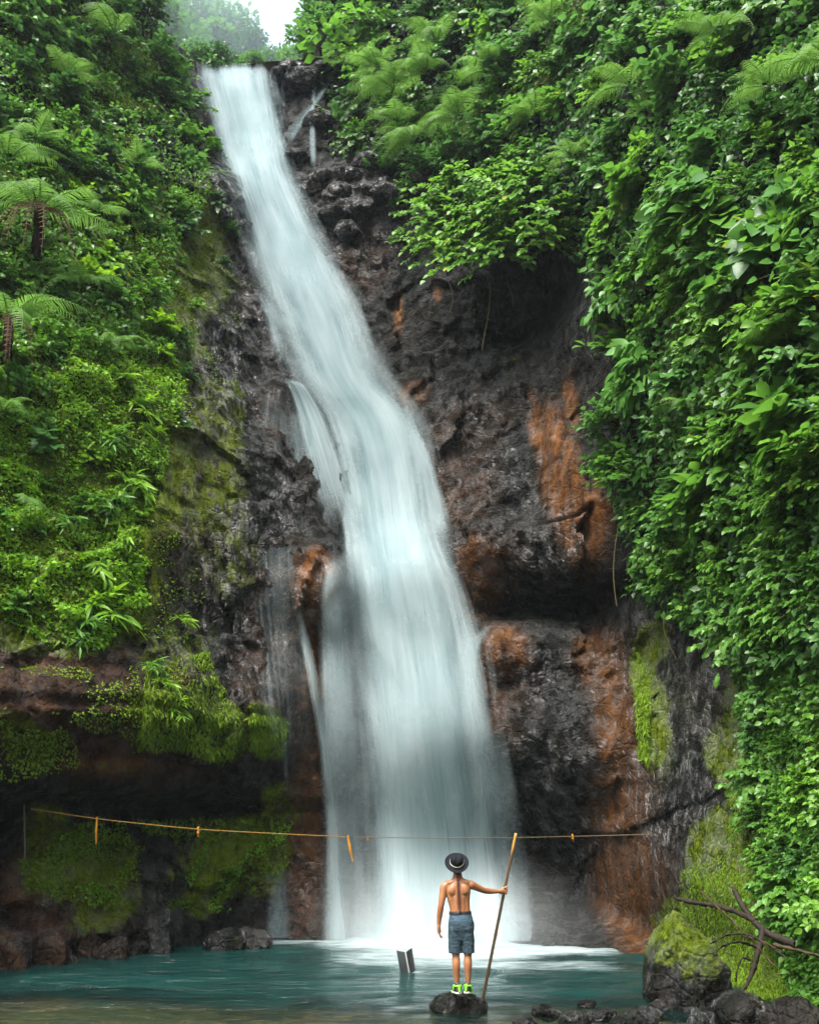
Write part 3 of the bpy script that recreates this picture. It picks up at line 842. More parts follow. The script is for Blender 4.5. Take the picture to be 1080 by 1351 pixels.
cnt['R7'] = fill([(470, 150), (520, 190), (545, 240), (548, 330), (510, 300), (492, 240)], 34, DARKS + SMALL[:1], (.5, .9),
     'dark small shrub hanging over the wet rock jumble beside the upper fall', 'shrub', 'dark shrubs over the wet rock jumble')
cnt['L3'] = fill([(-30, 470), (120, 430), (215, 420), (230, 560), (190, 700), (180, 820), (60, 840), (-30, 800)], 52, SMALL + BRITE[:1], (.35, .62),
     'small bright plant rooted in the yellow-green carpet of the left cliff', 'plant', 'small plants in the yellow-green carpet')
print('PLACED', cnt)
# tufts of long drooping leaves on the left wall
for i, (px, py, s) in enumerate([(160, 505, .8), (185, 540, .8), (150, 585, .9), (172, 640, 1.0), (196, 575, .7), (150, 665, .8), (120, 740, .95), (135, 805, 1.1), (110, 830, .8), (165, 705, .7), (215, 470, .6), (95, 690, .6), (215, 905, .5), (230, 935, .55), (205, 880, .5), (240, 820, .5)]):
    p = at(px, py)[0]
    place(TUFT[i % 3], (p[0], p[1] - .05, p[2]), (rng.normal() * .2, rng.normal() * .2, yaw_of(p)), s, 'tuft of long drooping bamboo-like leaves on the mossy left cliff', 'plant', 'bamboo-like tufts on the mossy left cliff')
# sprays overhanging the dark recess
for px, py, s, Y in [(565, 290, .95, 26.6), (600, 300, 1.0, 26.2), (640, 300, 1.05, 25.6), (680, 300, 1., 25.2), (720, 320, .9, 24.6), (585, 335, .9, 26.2), (625, 345, 1.0, 25.7), (665, 340, 1.0, 25.3), (600, 255, 1.0, 26.6), (650, 255, 1.1, 26.0), (700, 255, 1.1, 25.2), (735, 290, .9, 24.4), (570, 325, .7, 26.4)]:
    c = place(SPRAY[int(rng.integers(2))], ptv(px, py, Y), (0, 0, rng.normal() * .5 - .2), s, 'overhanging leafy spray above the dark recess right of the fall', 'shrub', 'sprays overhanging the dark recess')
    c.name = 'overhanging_shrub'

# ferns
def fern_at(px, py, out, size, n, label, group=None, **k):
    p = at(px, py)[0]
    return fern((p[0], p[1] - out, p[2]), yaw_of(p) * .6, size, n, label, group, **k)
fern_at(75, 320, 1.3, 1.9, 9, 'large tree fern with brown dead skirt on the left cliff', trunk=1.1, dead=9, kind='tree_fern')
fern_at(35, 455, 1.1, 1.7, 8, 'lower tree fern with arching fronds at the left edge', trunk=1.1, dead=9, kind='tree_fern')
fern_at(30, 245, 1.0, 1.6, 7, 'fern with long fronds above the large tree fern')
fern_at(165, 80, 1.2, 1.7, 4, 'single fern spreading a flat frond on the top left cliff', azr=(-95, 20), pitch=(0, 15))
G_LF = 'ferns with arching fronds scattered on the left cliff'
for px, py, sz in [(118, 395, 1.2), (60, 205, 1.1), (140, 300, 1.0), (190, 240, 1.0), (20, 560, 1.0), (100, 120, 1.1), (165, 470, .9)]:
    fern_at(px, py, .7, sz, 6, 'green fern with arching fronds among the shrubs of the left cliff', G_LF)
G_RW = 'ferns scattered in the right-hand greenery'
for px, py, sz in [(870, 330, 1.0), (930, 90, 1.2), (1010, 480, .9), (890, 560, .8), (720, 60, 1.3), (820, 150, 1.2), (640, 120, 1.4), (700, 180, 1.2)]:
    fern_at(px, py, 1.0, sz, 7, 'green fern spreading out of the shrubs on the right cliff', G_RW)
fern_at(30, 665, .3, .95, 4, 'fern with two broad pale fronds low on the left cliff', azr=(-10, 80), pitch=(-25, 0))
G_RF = 'ferns hanging right of the waterfall top'
for px, py, s in [(520, 150, 1.7), (560, 130, 1.6), (600, 190, 1.6), (545, 215, 1.4), (500, 120, 1.5), (575, 90, 1.6), (525, 190, 1.4)]:
    fern_at(px, py, 1.2, s, 8, 'pale long-fronded fern right of the waterfall top', G_RF, azr=(-120, 60))
fern_at(1060, 140, 1.2, 1.3, 9, 'large fern high at the right edge')
fern_at(990, 165, 1.1, 1.1, 8, 'fern with thin fronds left of the large right-edge fern')
fern_at(745, 240, 1.1, 1.0, 6, 'fern with bright flat frond above the broad-leaved shrubs')
# a rosette of big leaves
p = at(65, 595)[0]
RS = shrub_meshes('rosette', M['leaf_cool'], 14, 4, .42, .26, LEAF, 1.0, .4)
place(shrub_proto('rosette_plant', RS), (p[0], p[1] - .15, p[2]), (0, 0, 0), 1.0, 'rosette plant of big cool green leaves on the left moss', 'plant')

# ------------------------------------------------------------------ carpets of small leaves nobody could count
def carpet(name, polys, mat, size, tpl=LEAF_S, lift=.12, clump=.2, down=.6, thr=-2.0, seed=0):
    Q = []
    for poly, n in polys:
        poly = np.array(poly, float); q = rng.uniform(poly.min(0), poly.max(0), (n, 2)); Q.append(q[inpoly(q[:, 0], q[:, 1], poly)])
    q = np.concatenate(Q)
    P = at(q[:, 0], q[:, 1], FD)
    cl_ = fbm(P[:, 0] * 2.2, P[:, 2] * 2.2, seed + .3, 3)
    k = cl_ + .5 * fbm(P[:, 0] * .6, P[:, 2] * .6, seed + 4.3, 3) > thr
    P, cl_ = P[k], cl_[k]
    N = cliff_normal(P[:, 0], P[:, 2]); n = len(P)
    P = P + N * (lift * rng.random((n, 1)) + clump * np.maximum(cl_, -.2)[:, None])
    yd = N * .5 + np.array([0, 0, -down]) + .7 * rng.normal(size=(n, 3))
    nm = N * .6 + np.array([0, 0, .7]) + .35 * rng.normal(size=(n, 3))
    t = np.clip(.45 + .5 * cl_ + .25 * rng.normal(size=n), 0, .92)
    v, f, t = scatter(tpl, P, yd, nm, size * rng.uniform(.6, 1.3, n), t)
    o = obj(name, mesh_np(name, v, f, mat, dict(tint=t)))
    return props(o, kind='stuff')


carpet('ground_cover', [([(-30, 420), (100, 430), (215, 420), (240, 520), (215, 620), (190, 700), (190, 800), (130, 860), (60, 850), (-30, 800)], 34000)], M['cover'], .085, lift=.1, clump=.3)
carpet('undergrowth', [([(-30, -60), (170, -60), (240, 110), (280, 250), (230, 330), (215, 470), (100, 470), (-30, 480)], 16000)], M['leaf_mid'], .13, lift=.25, clump=.3)
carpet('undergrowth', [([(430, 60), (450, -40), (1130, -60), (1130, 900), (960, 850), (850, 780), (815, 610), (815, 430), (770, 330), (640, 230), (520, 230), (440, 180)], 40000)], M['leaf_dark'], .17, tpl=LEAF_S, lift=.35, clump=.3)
carpet('ground_cover', [([(962, 850), (1130, 850), (1130, 1340), (1060, 1330), (1010, 1200), (990, 1050), (985, 950)], 20000)], M['leaf_mid'], .095, lift=.12, clump=.25)
carpet('moss', [([(900, 1150), (960, 1120), (980, 980), (1010, 1000), (1050, 1200), (1060, 1320), (930, 1330), (900, 1250)], 26000)], M['moss'], .06, tpl=LEAF_N, lift=.05, clump=.12, down=1.2)
carpet('moss', [([(190, 880), (270, 860), (320, 960), (300, 1005), (240, 990), (180, 985)], 9000), ([(325, 940), (375, 945), (372, 995), (330, 990)], 2500), ([(840, 860), (862, 880), (860, 1010), (845, 1000)], 2500)], M['moss'], .10, tpl=LEAF_N, lift=.06, clump=.12, down=1.6)
carpet('moss', [([(-30, 880), (180, 880), (190, 990), (-30, 1040)], 7000), ([(180, 400), (260, 380), (250, 600), (220, 860), (180, 860)], 6000)], M['moss'], .055, tpl=LEAF_S, lift=.03, clump=.05, thr=.06)
carpet('moss', [([(220, 300), (310, 290), (320, 420), (300, 700), (240, 860), (200, 860), (215, 600)], 9000)], M['moss'], .055, tpl=LEAF_S, lift=.03, clump=.05, thr=.14, seed=3)
carpet('moss', [([(270, 1200), (295, 1150), (340, 1105), (385, 1080), (378, 1100), (320, 1150), (290, 1205)], 5000), ([(240, 1160), (262, 1120), (300, 1080), (310, 1082), (270, 1130), (250, 1170)], 2500), ([(75, 1100), (110, 1090), (110, 1150), (150, 1180), (120, 1200), (80, 1150)], 2500)], M['cover'], .06, tpl=LEAF_S, lift=.04, clump=.08, thr=-.1, seed=9)
carpet('moss', [([(20, 1085), (380, 1075), (380, 1140), (280, 1220), (90, 1220), (30, 1180)], 16000)], M['moss'], .06, tpl=LEAF_S, lift=.03, clump=.06, thr=.06)

# ------------------------------------------------------------------ forest trees behind
def tree_meshes(name, H, W, nclump, nleaf, leaf, mat):
    z = np.linspace(0, 1, 8)
    tr = tube(np.stack([.25 * np.sin(z * 2.2), .2 * np.sin(z * 3), z * H * .85], 1), H * .022 * (1.15 - z), 7)
    wood = [tr]; lv = []
    for c in range(nclump):
        a = rng.uniform(0, 2 * np.pi); hz = rng.uniform(.35, 1.0); rr = W * math.sqrt(rng.random()) * (1.0 - .55 * max(0, hz - .55) / .45)
        ce = np.array([rr * math.cos(a), rr * math.sin(a), hz * H])
        s = np.array([.2 * math.sin(hz * 2), 0, H * max(.2, hz - .25)])
        tt = np.linspace(0, 1, 5)[:, None]
        wood.append(tube(s + (ce - s) * tt + np.array([0, 0, .3]) * np.sin(tt * 3.1), .035 * H / 8 * (1.2 - tt[:, 0]), 4))
        r = rng.uniform(.5, 1.0) * W * .36
        d = nrmz(rng.normal(size=(nleaf, 3))); rad = r * rng.random((nleaf, 1)) ** .45
        p = ce + d * rad * np.array([1.25, 1.25, .75])
        lv.append(scatter(LEAF_S, p, d + .5 * rng.normal(size=(nleaf, 3)) + [0, 0, -.3], np.array([0, 0, 1]) + .5 * rng.normal(size=(nleaf, 3)), leaf * rng.uniform(.6, 1.3, nleaf), np.clip(rng.random() * .6 + .4 * rng.random(nleaf), 0, .92)))
    v, f, t = joinm(lv); wv_, wf, _ = joinm(wood)
    return mesh_np(name + '_crown', v, f, mat, dict(tint=t)), mesh_np(name + '_trunk', wv_, wf, M['bark'])


TREES = []
for m in ('leaf_mid', 'leaf_cool', 'leaf_dark'):
    a, b = tree_meshes('tree', 8.5, 2.9, 34, 90, .42, M[m])
    o = bpy.data.objects.new('forest_tree', None)
    k1 = bpy.data.objects.new('crown', a); k2 = bpy.data.objects.new('trunk', b); k1.parent = o; k2.parent = o
    TREES.append((o, (k1, k2)))
def tree(px, Y, ztop_py, s, i, label, group):
    x, y, zt = [float(v) for v in pt(px, ztop_py, Y)]
    place(TREES[i % 3], (x, y, zt - 8.6 * s), (0, 0, rng.uniform(0, 6)), s, label, 'tree', group)
for i, (px, Y, py, s) in enumerate([(196, 46, 8, .8), (222, 50, 12, .85), (250, 54, 20, .8), (276, 52, 40, .7), (300, 56, 18, .8), (322, 52, 40, .55), (340, 52, 68, .4), (362, 48, 70, .4), (235, 62, -30, 1.0), (205, 60, -30, 1.1), (180, 54, -40, 1.1), (265, 66, 4, .8), (384, 46, 66, .35), (262, 43, 64, .42), (292, 43, 70, .4), (330, 44, 76, .35)]):
    tree(px, Y, py, s, i, 'hazy forest tree beyond the lip of the waterfall', 'hazy trees beyond the waterfall lip')
for i, (px, Y, py, s) in enumerate([(440, 35.5, -10, .5), (470, 35, -50, .8), (520, 34, -60, 1.0), (425, 37, 10, .4)]):
    tree(px, Y, py, s, i + 1, 'dark leaning tree on the rim right of the waterfall lip', 'trees on the right rim')

# ------------------------------------------------------------------ boulders and stones
def boulder_mesh(name, r, seed, sub=5, rough=.28, moss=0.0, brown=0.0, wet=1.0, flat=.8, mosstop=0.0):
    bm = bmesh.new(); bmesh.ops.create_icosphere(bm, subdivisions=sub, radius=1)
    V = np.array([v.co[:] for v in bm.verts]); F = np.array([[v.index for v in f.verts] for f in bm.faces]); bm.free()
    d = np.ones(len(V))
    rs = np.random.default_rng(seed)
    for k in range(16):                                   # planes chop the ball into facets
        nrm = nrmz(rs.normal(size=3)); h = rs.uniform(.62, .95)
        dot = V @ nrm
        d = np.minimum(d, np.where(dot > .05, h / np.maximum(dot, .05), 9))
    d = d * (1 + rough * .5 * fbm(V[:, 0] * 1.6 + seed, V[:, 1] * 1.6, V[:, 2] * 1.6, 5) + rough * .18 * fbm(V[:, 0] * 6 + seed, V[:, 1] * 6, V[:, 2] * 6, 3))
    V = V * d[:, None] * np.array(r) * np.array([1, 1, flat])
    n = len(V); top = sstep(.1, .8, V[:, 2] / (max(r) if hasattr(r, '__len__') else r))
    return mesh_np(name, V, F, M['rock'], dict(moss=np.clip(np.full(n, moss) + mosstop * top, 0, 1), orange=np.zeros(n), wet=np.full(n, wet), brown=np.full(n, brown), slime=np.zeros(n)))


def boulder(px, py, r, seed, label, name='boulder', dz=0.0, Y=None, rot=0, group=None, **k):
    """px, py: where its foot meets the water or ground"""
    p = wp(px, py) if Y is None else np.array(pt(px, py, Y), float)
    o = obj(name, boulder_mesh(name, r, seed, **k), loc=(p[0], p[1], p[2] + dz), rot=(0, 0, rot))
    return props(o, label, 'rock', group)


boulder(606, 1333, (.37, .31, .235), 3, 'dark wet rock under the feet of the standing person', 'rock', dz=.05, moss=.25)
boulder(900, 1330, (.62, 1.0, 1.08), 7, 'big grey mossy boulder at the right bank', Y=16.2, dz=.2, sub=6, moss=.42, mosstop=.3, wet=.5, rough=.35, flat=1.0)
boulder(985, 1350, (.42, .5, .42), 12, 'dark angular boulder below the dead branches', Y=14.6, dz=.05, moss=.15)
boulder(1050, 1352, (.42, .5, .42), 15, 'pale rounded boulder in the lower right corner', Y=14.0, dz=.0, moss=.3, wet=.2, brown=.1)
boulder(925, 1352, (.2, .25, .22), 19, 'small dark stone between the mossy boulder and the plants', 'rock', Y=14.5, dz=.02, moss=.2)
for i, (px, py, r, lab) in enumerate([(720, 1338, .17, 'grey wet stone nearest the foot of the pole'), (757, 1346, .20, 'rounded dark stone in the middle of the foreground stones'), (796, 1342, .17, 'lighter stone with a flat face among the foreground stones'),
                                    (846, 1346, .24, 'largest foreground stone, beside the mossy boulder'), (823, 1352, .15, 'small stone left of the largest foreground stone'), (690, 1350, .13, 'low stone barely above the water at the bottom edge'), (872, 1330, .16, 'stone leaning on the foot of the mossy boulder'), (775, 1327, .11, 'smallest stone further out among the foreground stones')]):
    boulder(px, py, (r * 1.25, r, r * .8), 30 + i, lab, 'stone', dz=.01, group='wet stones in the foreground shallows', sub=4, moss=.08, wet=.9)
for i, (px, py, r, br, lab) in enumerate([(60, 1262, (.55, .5, .5), .7, 'reddish boulder beside the splash at the foot of the left cliff'), (108, 1252, (.5, .45, .55), .8, 'brown boulder right of the splash at the foot of the left cliff'), (15, 1268, (.4, .4, .65), .6, 'upright boulder at the left edge of the pool'),
                                   (148, 1254, (.35, .35, .3), .5, 'low boulder right of the brown boulder'), (205, 1248, (.4, .4, .9), .0, 'black glistening rock stack left of the fall'), (180, 1250, (.3, .3, .4), .1, 'black rock leaning on the glistening stack'),
                                   (300, 1243, (.5, .35, .3), .0, 'low black rock under the bright moss streaks'), (335, 1242, (.4, .3, .35), .0, 'black wet rock nearest the foot of the fall on the left')]):
    boulder(px, py + 9, tuple(x * 1.02 for x in r), 50 + i, lab, dz=.1, sub=5, brown=br, moss=.38, flat=.9)
for i, (px, py, Y, r) in enumerate([(385, 96, 32.6, .6), (402, 104, 32.3, .7), (372, 100, 32.9, .45), (430, 96, 32.6, .7), (240, 98, 32.2, .55), (256, 112, 32, .4), (420, 160, 31.8, .6), (395, 210, 31.2, .55),
                                    (425, 240, 30.6, .6), (450, 255, 30.2, .5), (470, 235, 30.2, .55), (445, 285, 29.8, .6), (480, 275, 29.6, .5), (460, 305, 29.5, .5), (435, 262, 30.2, .4), (485, 215, 30.3, .5), (465, 270, 29.9, .35), (505, 255, 29.4, .5), (412, 252, 30.5, .45), (300, 275, 28.7, .7), (312, 300, 28.6, .5)]):
    boulder(px, py, (r, r, r * .8), 80 + i, 'dark wet rock in the jumble beside the upper waterfall', 'rock', Y=Y, group='wet rocks beside the upper waterfall', sub=4, moss=.12, rot=i)

# ------------------------------------------------------------------ dead branches on the right bank
def branch(parent, name, pts, r0, r1, k=8, mat=None):
    r0 *= .66; r1 *= .6
    p = np.array([ptv(*q)[:] for q in pts]); n = len(p)
    t = np.linspace(0, n - 1, n * 6); q = np.stack([np.interp(t, np.arange(n), p[:, i]) for i in range(3)], 1)
    q = smooth1(q, 2, 0); q[0] = p[0]; q[-1] = p[-1]
    rr = np.linspace(r0, r1, len(q)) * (1 + .18 * vnoise(t * 2.1, t * 0 + pts[0][0], 0.5))
    v, f, _ = tube(q, rr, k)
    v = v + .006 * rng.normal(size=v.shape)
    if parent is not None: v = v - np.array(parent.location)
    return obj(name, mesh_np(name, v, f, mat or M['bark']), parent)
dead = empty('dead_branch', ptv(1000, 1250, 15.4)); props(dead, 'thick dark dead branch forking over the mossy right bank', 'branch')
branch(dead, 'trunk', [(1048, 1246, 15.0), (1010, 1232, 15.2), (990, 1212, 15.4), (975, 1190, 15.6), (968, 1172, 15.8)], .075, .055)
branch(dead, 'limb', [(996, 1216, 15.35), (972, 1203, 15.5), (940, 1194, 15.7), (910, 1191, 15.9), (889, 1184, 16.1)], .065, .035)
branch(dead, 'limb', [(1006, 1228, 15.25), (1000, 1255, 15.1), (992, 1285, 14.9), (978, 1310, 14.8)], .07, .03)
branch(dead, 'twig', [(998, 1250, 15.1), (975, 1242, 15.0), (952, 1248, 14.9), (940, 1262, 14.9)], .022, .01)
branch(dead, 'twig', [(990, 1268, 14.9), (978, 1262, 14.8), (972, 1280, 14.8), (970, 1296, 14.8)], .018, .008)
b2 = empty('dead_branch', ptv(1040, 1262, 14.6)); props(b2, 'straight pale dead stick lying to the right edge', 'branch')
branch(b2, 'limb', [(1020, 1247, 14.8), (1050, 1254, 14.6), (1100, 1266, 14.4)], .035, .03, mat=M['twig'])
b3 = empty('dead_branch', ptv(960, 1210, 15.0)); props(b3, 'long thin pale stick crossing the thick dead branch', 'branch')
branch(b3, 'limb', [(924, 1177, 15.3), (960, 1210, 15.1), (995, 1245, 14.9), (1022, 1276, 14.7)], .014, .016, k=6, mat=M['twig'])
branch(b3, 'twig', [(985, 1236, 14.95), (1010, 1244, 14.8), (1032, 1258, 14.7)], .012, .006, k=5, mat=M['twig'])
b4 = empty('dead_branch', ptv(1000, 1262, 14.7)); props(b4, 'short curved twig hanging under the thick dead branch', 'branch')
branch(b4, 'limb', [(936, 1246, 15.0), (960, 1232, 14.95), (985, 1232, 14.9), (1010, 1246, 14.8), (1034, 1262, 14.7)], .012, .018, k=6)

# hanging vines below the sprays
for i, (px, py, L, w) in enumerate([(592, 372, 40, 5), (640, 372, 90, 6), (672, 365, 40, -5), (815, 690, 110, 6), (885, 810, 60, 10)]):
    p = at(px, py, FS)[0]; Y = 25.7 if px < 700 else p[1] - .8
    q = np.array([ptv(px + w * math.sin(t * 3 + i), py + L * t, Y)[:] for t in np.linspace(0, 1, 14)])
    v, f, _ = tube(q, .009, 5)
    props(obj('hanging_vine', mesh_np('hanging_vine', v, f, M['vine'])), 'thin hanging vine dangling below the overhanging greenery', 'vine', 'hanging vines on the right cliff')

# ------------------------------------------------------------------ rope across the fall
def mat_cord(name, c): return simple(name, c, .8, .2, 30, .3, .2)
M['ochre'] = mat_cord('ochre_cord', (.19, .11, .022)); M['cord_dark'] = mat_cord('dark_cord', (.10, .075, .045)); M['orange_tie'] = mat_cord('orange_cloth', (.34, .15, .014))
M['iron'] = simple('grey_iron', (.06, .06, .06), .6)
rend = at(868, 1101, FD)[0]
RP = [(33, 1066, 19.6), (128, 1081, 19.9), (262, 1095, 20.3), (400, 1102, 20.7), (460, 1104.5, 20.9), (560, 1106, 21.2), (680, 1105.5, 21.5), (770, 1103.5, 21.8), (868, 1101, min(22.2, rend[1]))]
rope = empty('rope', ptv(*RP[0])); props(rope, 'thin ochre and dark rope stretched across in front of the fall', 'rope')
def rope_seg(name, a, b, r, mat):
    q = np.array([ptv(*RP[i])[:] for i in range(a, b + 1)])
    t = np.linspace(0, len(q) - 1, 40); q = np.stack([np.interp(t, np.arange(len(q)), q[:, i]) for i in range(3)], 1); q = smooth1(q, 2, 0)
    v, f, _ = tube(q, r, 6)
    obj(name, mesh_np(name, v - np.array(rope.location), f, mat), rope)
rope_seg('ochre_length', 0, 4, .0095, M['ochre']); rope_seg('dark_length', 4, 8, .008, M['cord_dark'])
def tie(px, py, Y, L, w, lean, knot=.03):
    w *= .75
    c = ptv(px, py, Y) - Vector(rope.location)
    n = 8; V = []; F = []
    for i in range(n + 1):
        t = i / n; ww = w * (.6 + .5 * math.sin(3 * t)) * (1 - .5 * t)
        V += [(c.x + lean * t - ww, c.y - .03 + .01 * math.sin(9 * t), c.z - L * t), (c.x + lean * t + ww, c.y - .03 + .012 * math.cos(8 * t), c.z - L * t), (c.x + lean * t + ww, c.y - .018 + .012 * math.cos(8 * t), c.z - L * t), (c.x + lean * t - ww, c.y - .018 + .01 * math.sin(9 * t), c.z - L * t)]
    for i in range(n):
        for j in range(4): F.append((i * 4 + j, i * 4 + (j + 1) % 4, i * 4 + 4 + (j + 1) % 4, i * 4 + 4 + j))
    th = np.linspace(0, 2 * np.pi, 9)
    kv, kf, _ = tube(np.stack([c.x + knot * .2 * np.sin(th * 2), c.y + knot * .7 * np.sin(th), c.z + knot * np.cos(th)], 1), .014, 5)
    F = np.concatenate([np.array(F), kf + len(V)]); V = np.concatenate([np.array(V), kv])
    obj('cloth_tie', mesh_np('cloth_tie', V, F, M['orange_tie']), rope)
tie(128, 1081, 19.9, .42, .03, .02); tie(262, 1095, 20.3, .12, .035, 0, .05); tie(459, 1105, 20.9, .42, .04, .09); tie(755, 1104, 21.75, .09, .02, .01, .04); tie(485, 1106, 21, .07, .012, 0, .02)
a, b = ptv(32, 1062, 19.58), ptv(33, 1135, 19.58)
v, f, _ = tube(np.array([b[:], ((a + b) / 2)[:], a[:]]), .014, 8)
props(obj('iron_rod', mesh_np('iron_rod', v, f, M['iron'])), 'thin grey rod standing on the left rock that holds the rope', 'rod')

# ------------------------------------------------------------------ folded board in the pool
M['board'] = simple('charcoal_board', (.035, .042, .045), .5, .3, 6, .4); M['board_edge'] = simple('pale_board_edge', (.42, .42, .40), .6)
bY = float(wp(537, 1283)[1])
bo = empty('folded_board', ptv(537, 1283, bY)); props(bo, 'dark board folded in a V standing tilted in the pool', 'board')
def slab(name, c4, thick, mat):
    """four corners, given thickness along their normal"""
    q = np.array(c4); nn = nrmz(np.cross(q[1] - q[0], q[3] - q[0])) * thick
    V = np.concatenate([q, q + nn]) - np.array(bo.location)
    F = [(0, 1, 2, 3), (7, 6, 5, 4), (0, 4, 5, 1), (1, 5, 6, 2), (2, 6, 7, 3), (3, 7, 4, 0)]
    o = obj(name, mesh_np(name, V, np.array(F), mat, smooth=False), bo)
    md = o.modifiers.new('bevel', 'BEVEL'); md.width = .006; md.segments = 2
    return o
W4 = lambda *a: [ptv(*q)[:] for q in a]
slab('panel', W4((530, 1290, bY + .02), (540.5, 1291, bY - .05), (534.3, 1256, bY - .09), (523.5, 1254, bY - .02)), .025, M['board'])
slab('panel', W4((541.5, 1291, bY - .05), (547, 1289, bY + .25), (541.6, 1251, bY + .2), (535, 1256, bY - .09)), .025, M['board'])
slab('spine', W4((540, 1291, bY - .07), (542, 1291, bY - .07), (535.2, 1256, bY - .11), (533.8, 1256, bY - .11)), .02, M['board_edge'])

# ------------------------------------------------------------------ the person
def solid(pts, rx, ry=None, k=14, ref=(0, 1, 0), cap=True):
    """closed tapering limb: rings along a polyline, rounded ends"""
    p = np.array(pts, float); rx = np.array(rx, float); ry = rx if ry is None else np.array(ry, float)
    n = len(p); t = np.linspace(0, n - 1, (n - 1) * 4 + 1)
    ip = lambda a: np.interp(t, np.arange(n), a)
    q = np.stack([ip(p[:, i]) for i in range(3)], 1); rx = ip(rx); ry = ip(ry)
    if n > 2:
        e0, e1 = q[0].copy(), q[-1].copy(); q = smooth1(q, 1, 0); q[0], q[-1] = e0, e1; rx = smooth1(rx, 1, 0); ry = smooth1(ry, 1, 0)
    d = nrmz(np.gradient(q, axis=0))
    if cap:
        r0 = min(rx[0], ry[0]); r1 = min(rx[-1], ry[-1])
        pre = [(q[0] - d[0] * r0 * s, c) for s, c in ((.98, .12), (.8, .6), (.45, .89))]; post = [(q[-1] + d[-1] * r1 * s, c) for s, c in ((.45, .89), (.8, .6), (.98, .12))]
        q = np.concatenate([[a for a, _ in pre], q, [a for a, _ in post]]); d = np.concatenate([[d[0]] * 3, d, [d[-1]] * 3])
        rx = np.concatenate([[rx[0] * c for _, c in pre], rx, [rx[-1] * c for _, c in post]]); ry = np.concatenate([[ry[0] * c for _, c in pre], ry, [ry[-1] * c for _, c in post]])
    ref = np.array(ref, float)
    b = nrmz(ref - d * (d @ ref)[:, None]); a = np.cross(b, d)
    th = np.arange(k) / k * 2 * np.pi
    V = q[:, None] + rx[:, None, None] * np.cos(th)[None, :, None] * a[:, None] + ry[:, None, None] * np.sin(th)[None, :, None] * b[:, None]
    m = len(q)
    F = [tuple(i * k + x for x in range(0)) for i in range(0)]
    for i in range(m - 1):
        for j in range(k): F.append((i * k + j, i * k + (j + 1) % k, (i + 1) * k + (j + 1) % k, (i + 1) * k + j))
    F.append(tuple(range(k))[::-1]); F.append(tuple((m - 1) * k + j for j in range(k)))
    return V.reshape(-1, 3), F


def ball(c, r, rot=None, k=20):
    bm = bmesh.new(); bmesh.ops.create_uvsphere(bm, u_segments=k, v_segments=k // 2 + 2, radius=1)
    mt = Matrix.Translation(c) @ (Euler(rot).to_matrix().to_4x4() if rot else Matrix.Identity(4)) @ Matrix.Diagonal((*r, 1))
    bmesh.ops.transform(bm, matrix=mt, verts=bm.verts)
    V = np.array([v.co[:] for v in bm.verts]); F = [tuple(v.index for v in f.verts) for f in bm.faces]; bm.free()
    return V, F


def fuse(name, parts, voxel, mat, smooth=4, fac=.5, edit=None):
    """one continuous skin grown over overlapping solids"""
    V, F, o = [], [], 0
    for v, f in parts:
        V += [tuple(x) for x in v]; F += [tuple(i + o for i in q) for q in f]; o += len(v)
    m = bpy.data.meshes.new(name); m.from_pydata(V, [], F); m.update()
    ob = bpy.data.objects.new(name, m); COL.objects.link(ob)
    r = ob.modifiers.new('r', 'REMESH'); r.mode = 'VOXEL'; r.voxel_size = voxel; r.use_smooth_shade = True
    s = ob.modifiers.new('s', 'SMOOTH'); s.iterations = smooth; s.factor = fac
    dg = bpy.context.evaluated_depsgraph_get(); dg.update()
    me = bpy.data.meshes.new_from_object(ob.evaluated_get(dg)); me.name = name
    bpy.data.objects.remove(ob)
    if edit:
        co = np.empty(len(me.vertices) * 3, np.float32); me.vertices.foreach_get('co', co); co = edit(co.reshape(-1, 3)); me.vertices.foreach_set('co', co.ravel().astype(np.float32)); me.update()
    me.polygons.foreach_set('use_smooth', np.ones(len(me.polygons), bool))
    me.materials.append(mat)
    return me


def skin_mat():
    n = NT('tanned_skin')
    P = n.obco()
    c = n.mix(n.ramp(n.noise(P, 5, 6, .65), (.35, 0), (.7, 1)), (.215, .085, .032), (.36, .165, .072))
    c = n.mix(n.ramp(n.noise(P, 45, 3), (.6, 0), (.72, .45)), c, (.16, .06, .025))
    b = n.n('BsdfPrincipled', Base_Color=c, Roughness=.48, Normal=n.bump(n.math('ADD', n.noise(P, 14, 4), n.math('MULTIPLY', n.noise(P, 70, 4), .3)), .35, .012))
    b.inputs['Subsurface Weight'].default_value = .12; b.inputs['Subsurface Radius'].default_value = (.02, .008, .004); b.inputs['Subsurface Scale'].default_value = .5
    return n.surf(b)
M['skin'] = skin_mat()
def cloth_mat(name, c, wr=14):
    n = NT(name); P = n.obco()
    w = n.noise(n.mapv(P, (1, 1, 2.2)), wr, 4, .55, .6); fi = n.noise(P, 220, 2)
    col = n.mix(w, tuple(x * .65 for x in c), tuple(x * 1.3 for x in c))
    b = n.n('BsdfPrincipled', Base_Color=col, Roughness=.9, Normal=n.bump(n.math('ADD', w, n.math('MULTIPLY', fi, .1)), .8, .03)); b.inputs['Specular IOR Level'].default_value = .15
    return n.surf(b)
M['shorts'] = cloth_mat('faded_blue_grey_cotton', (.045, .080, .108)); M['shorts_low'] = cloth_mat('darker_slate_cotton', (.032, .055, .07))
M['belt'] = simple('black_belt', (.015, .013, .012), .5); M['felt'] = cloth_mat('black_felt', (.008, .010, .014), 30); M['band'] = simple('cream_band', (.62, .58, .42), .7)
M['hair'] = simple('dark_red_hair', (.055, .012, .012), .5, .6, 40, .8); M['green'] = simple('neon_green', (.20, .75, .02), .5, .1); M['black'] = simple('black_mesh', (.02, .02, .02), .6); M['white'] = simple('white_rubber', (.72, .70, .62), .6, .15)

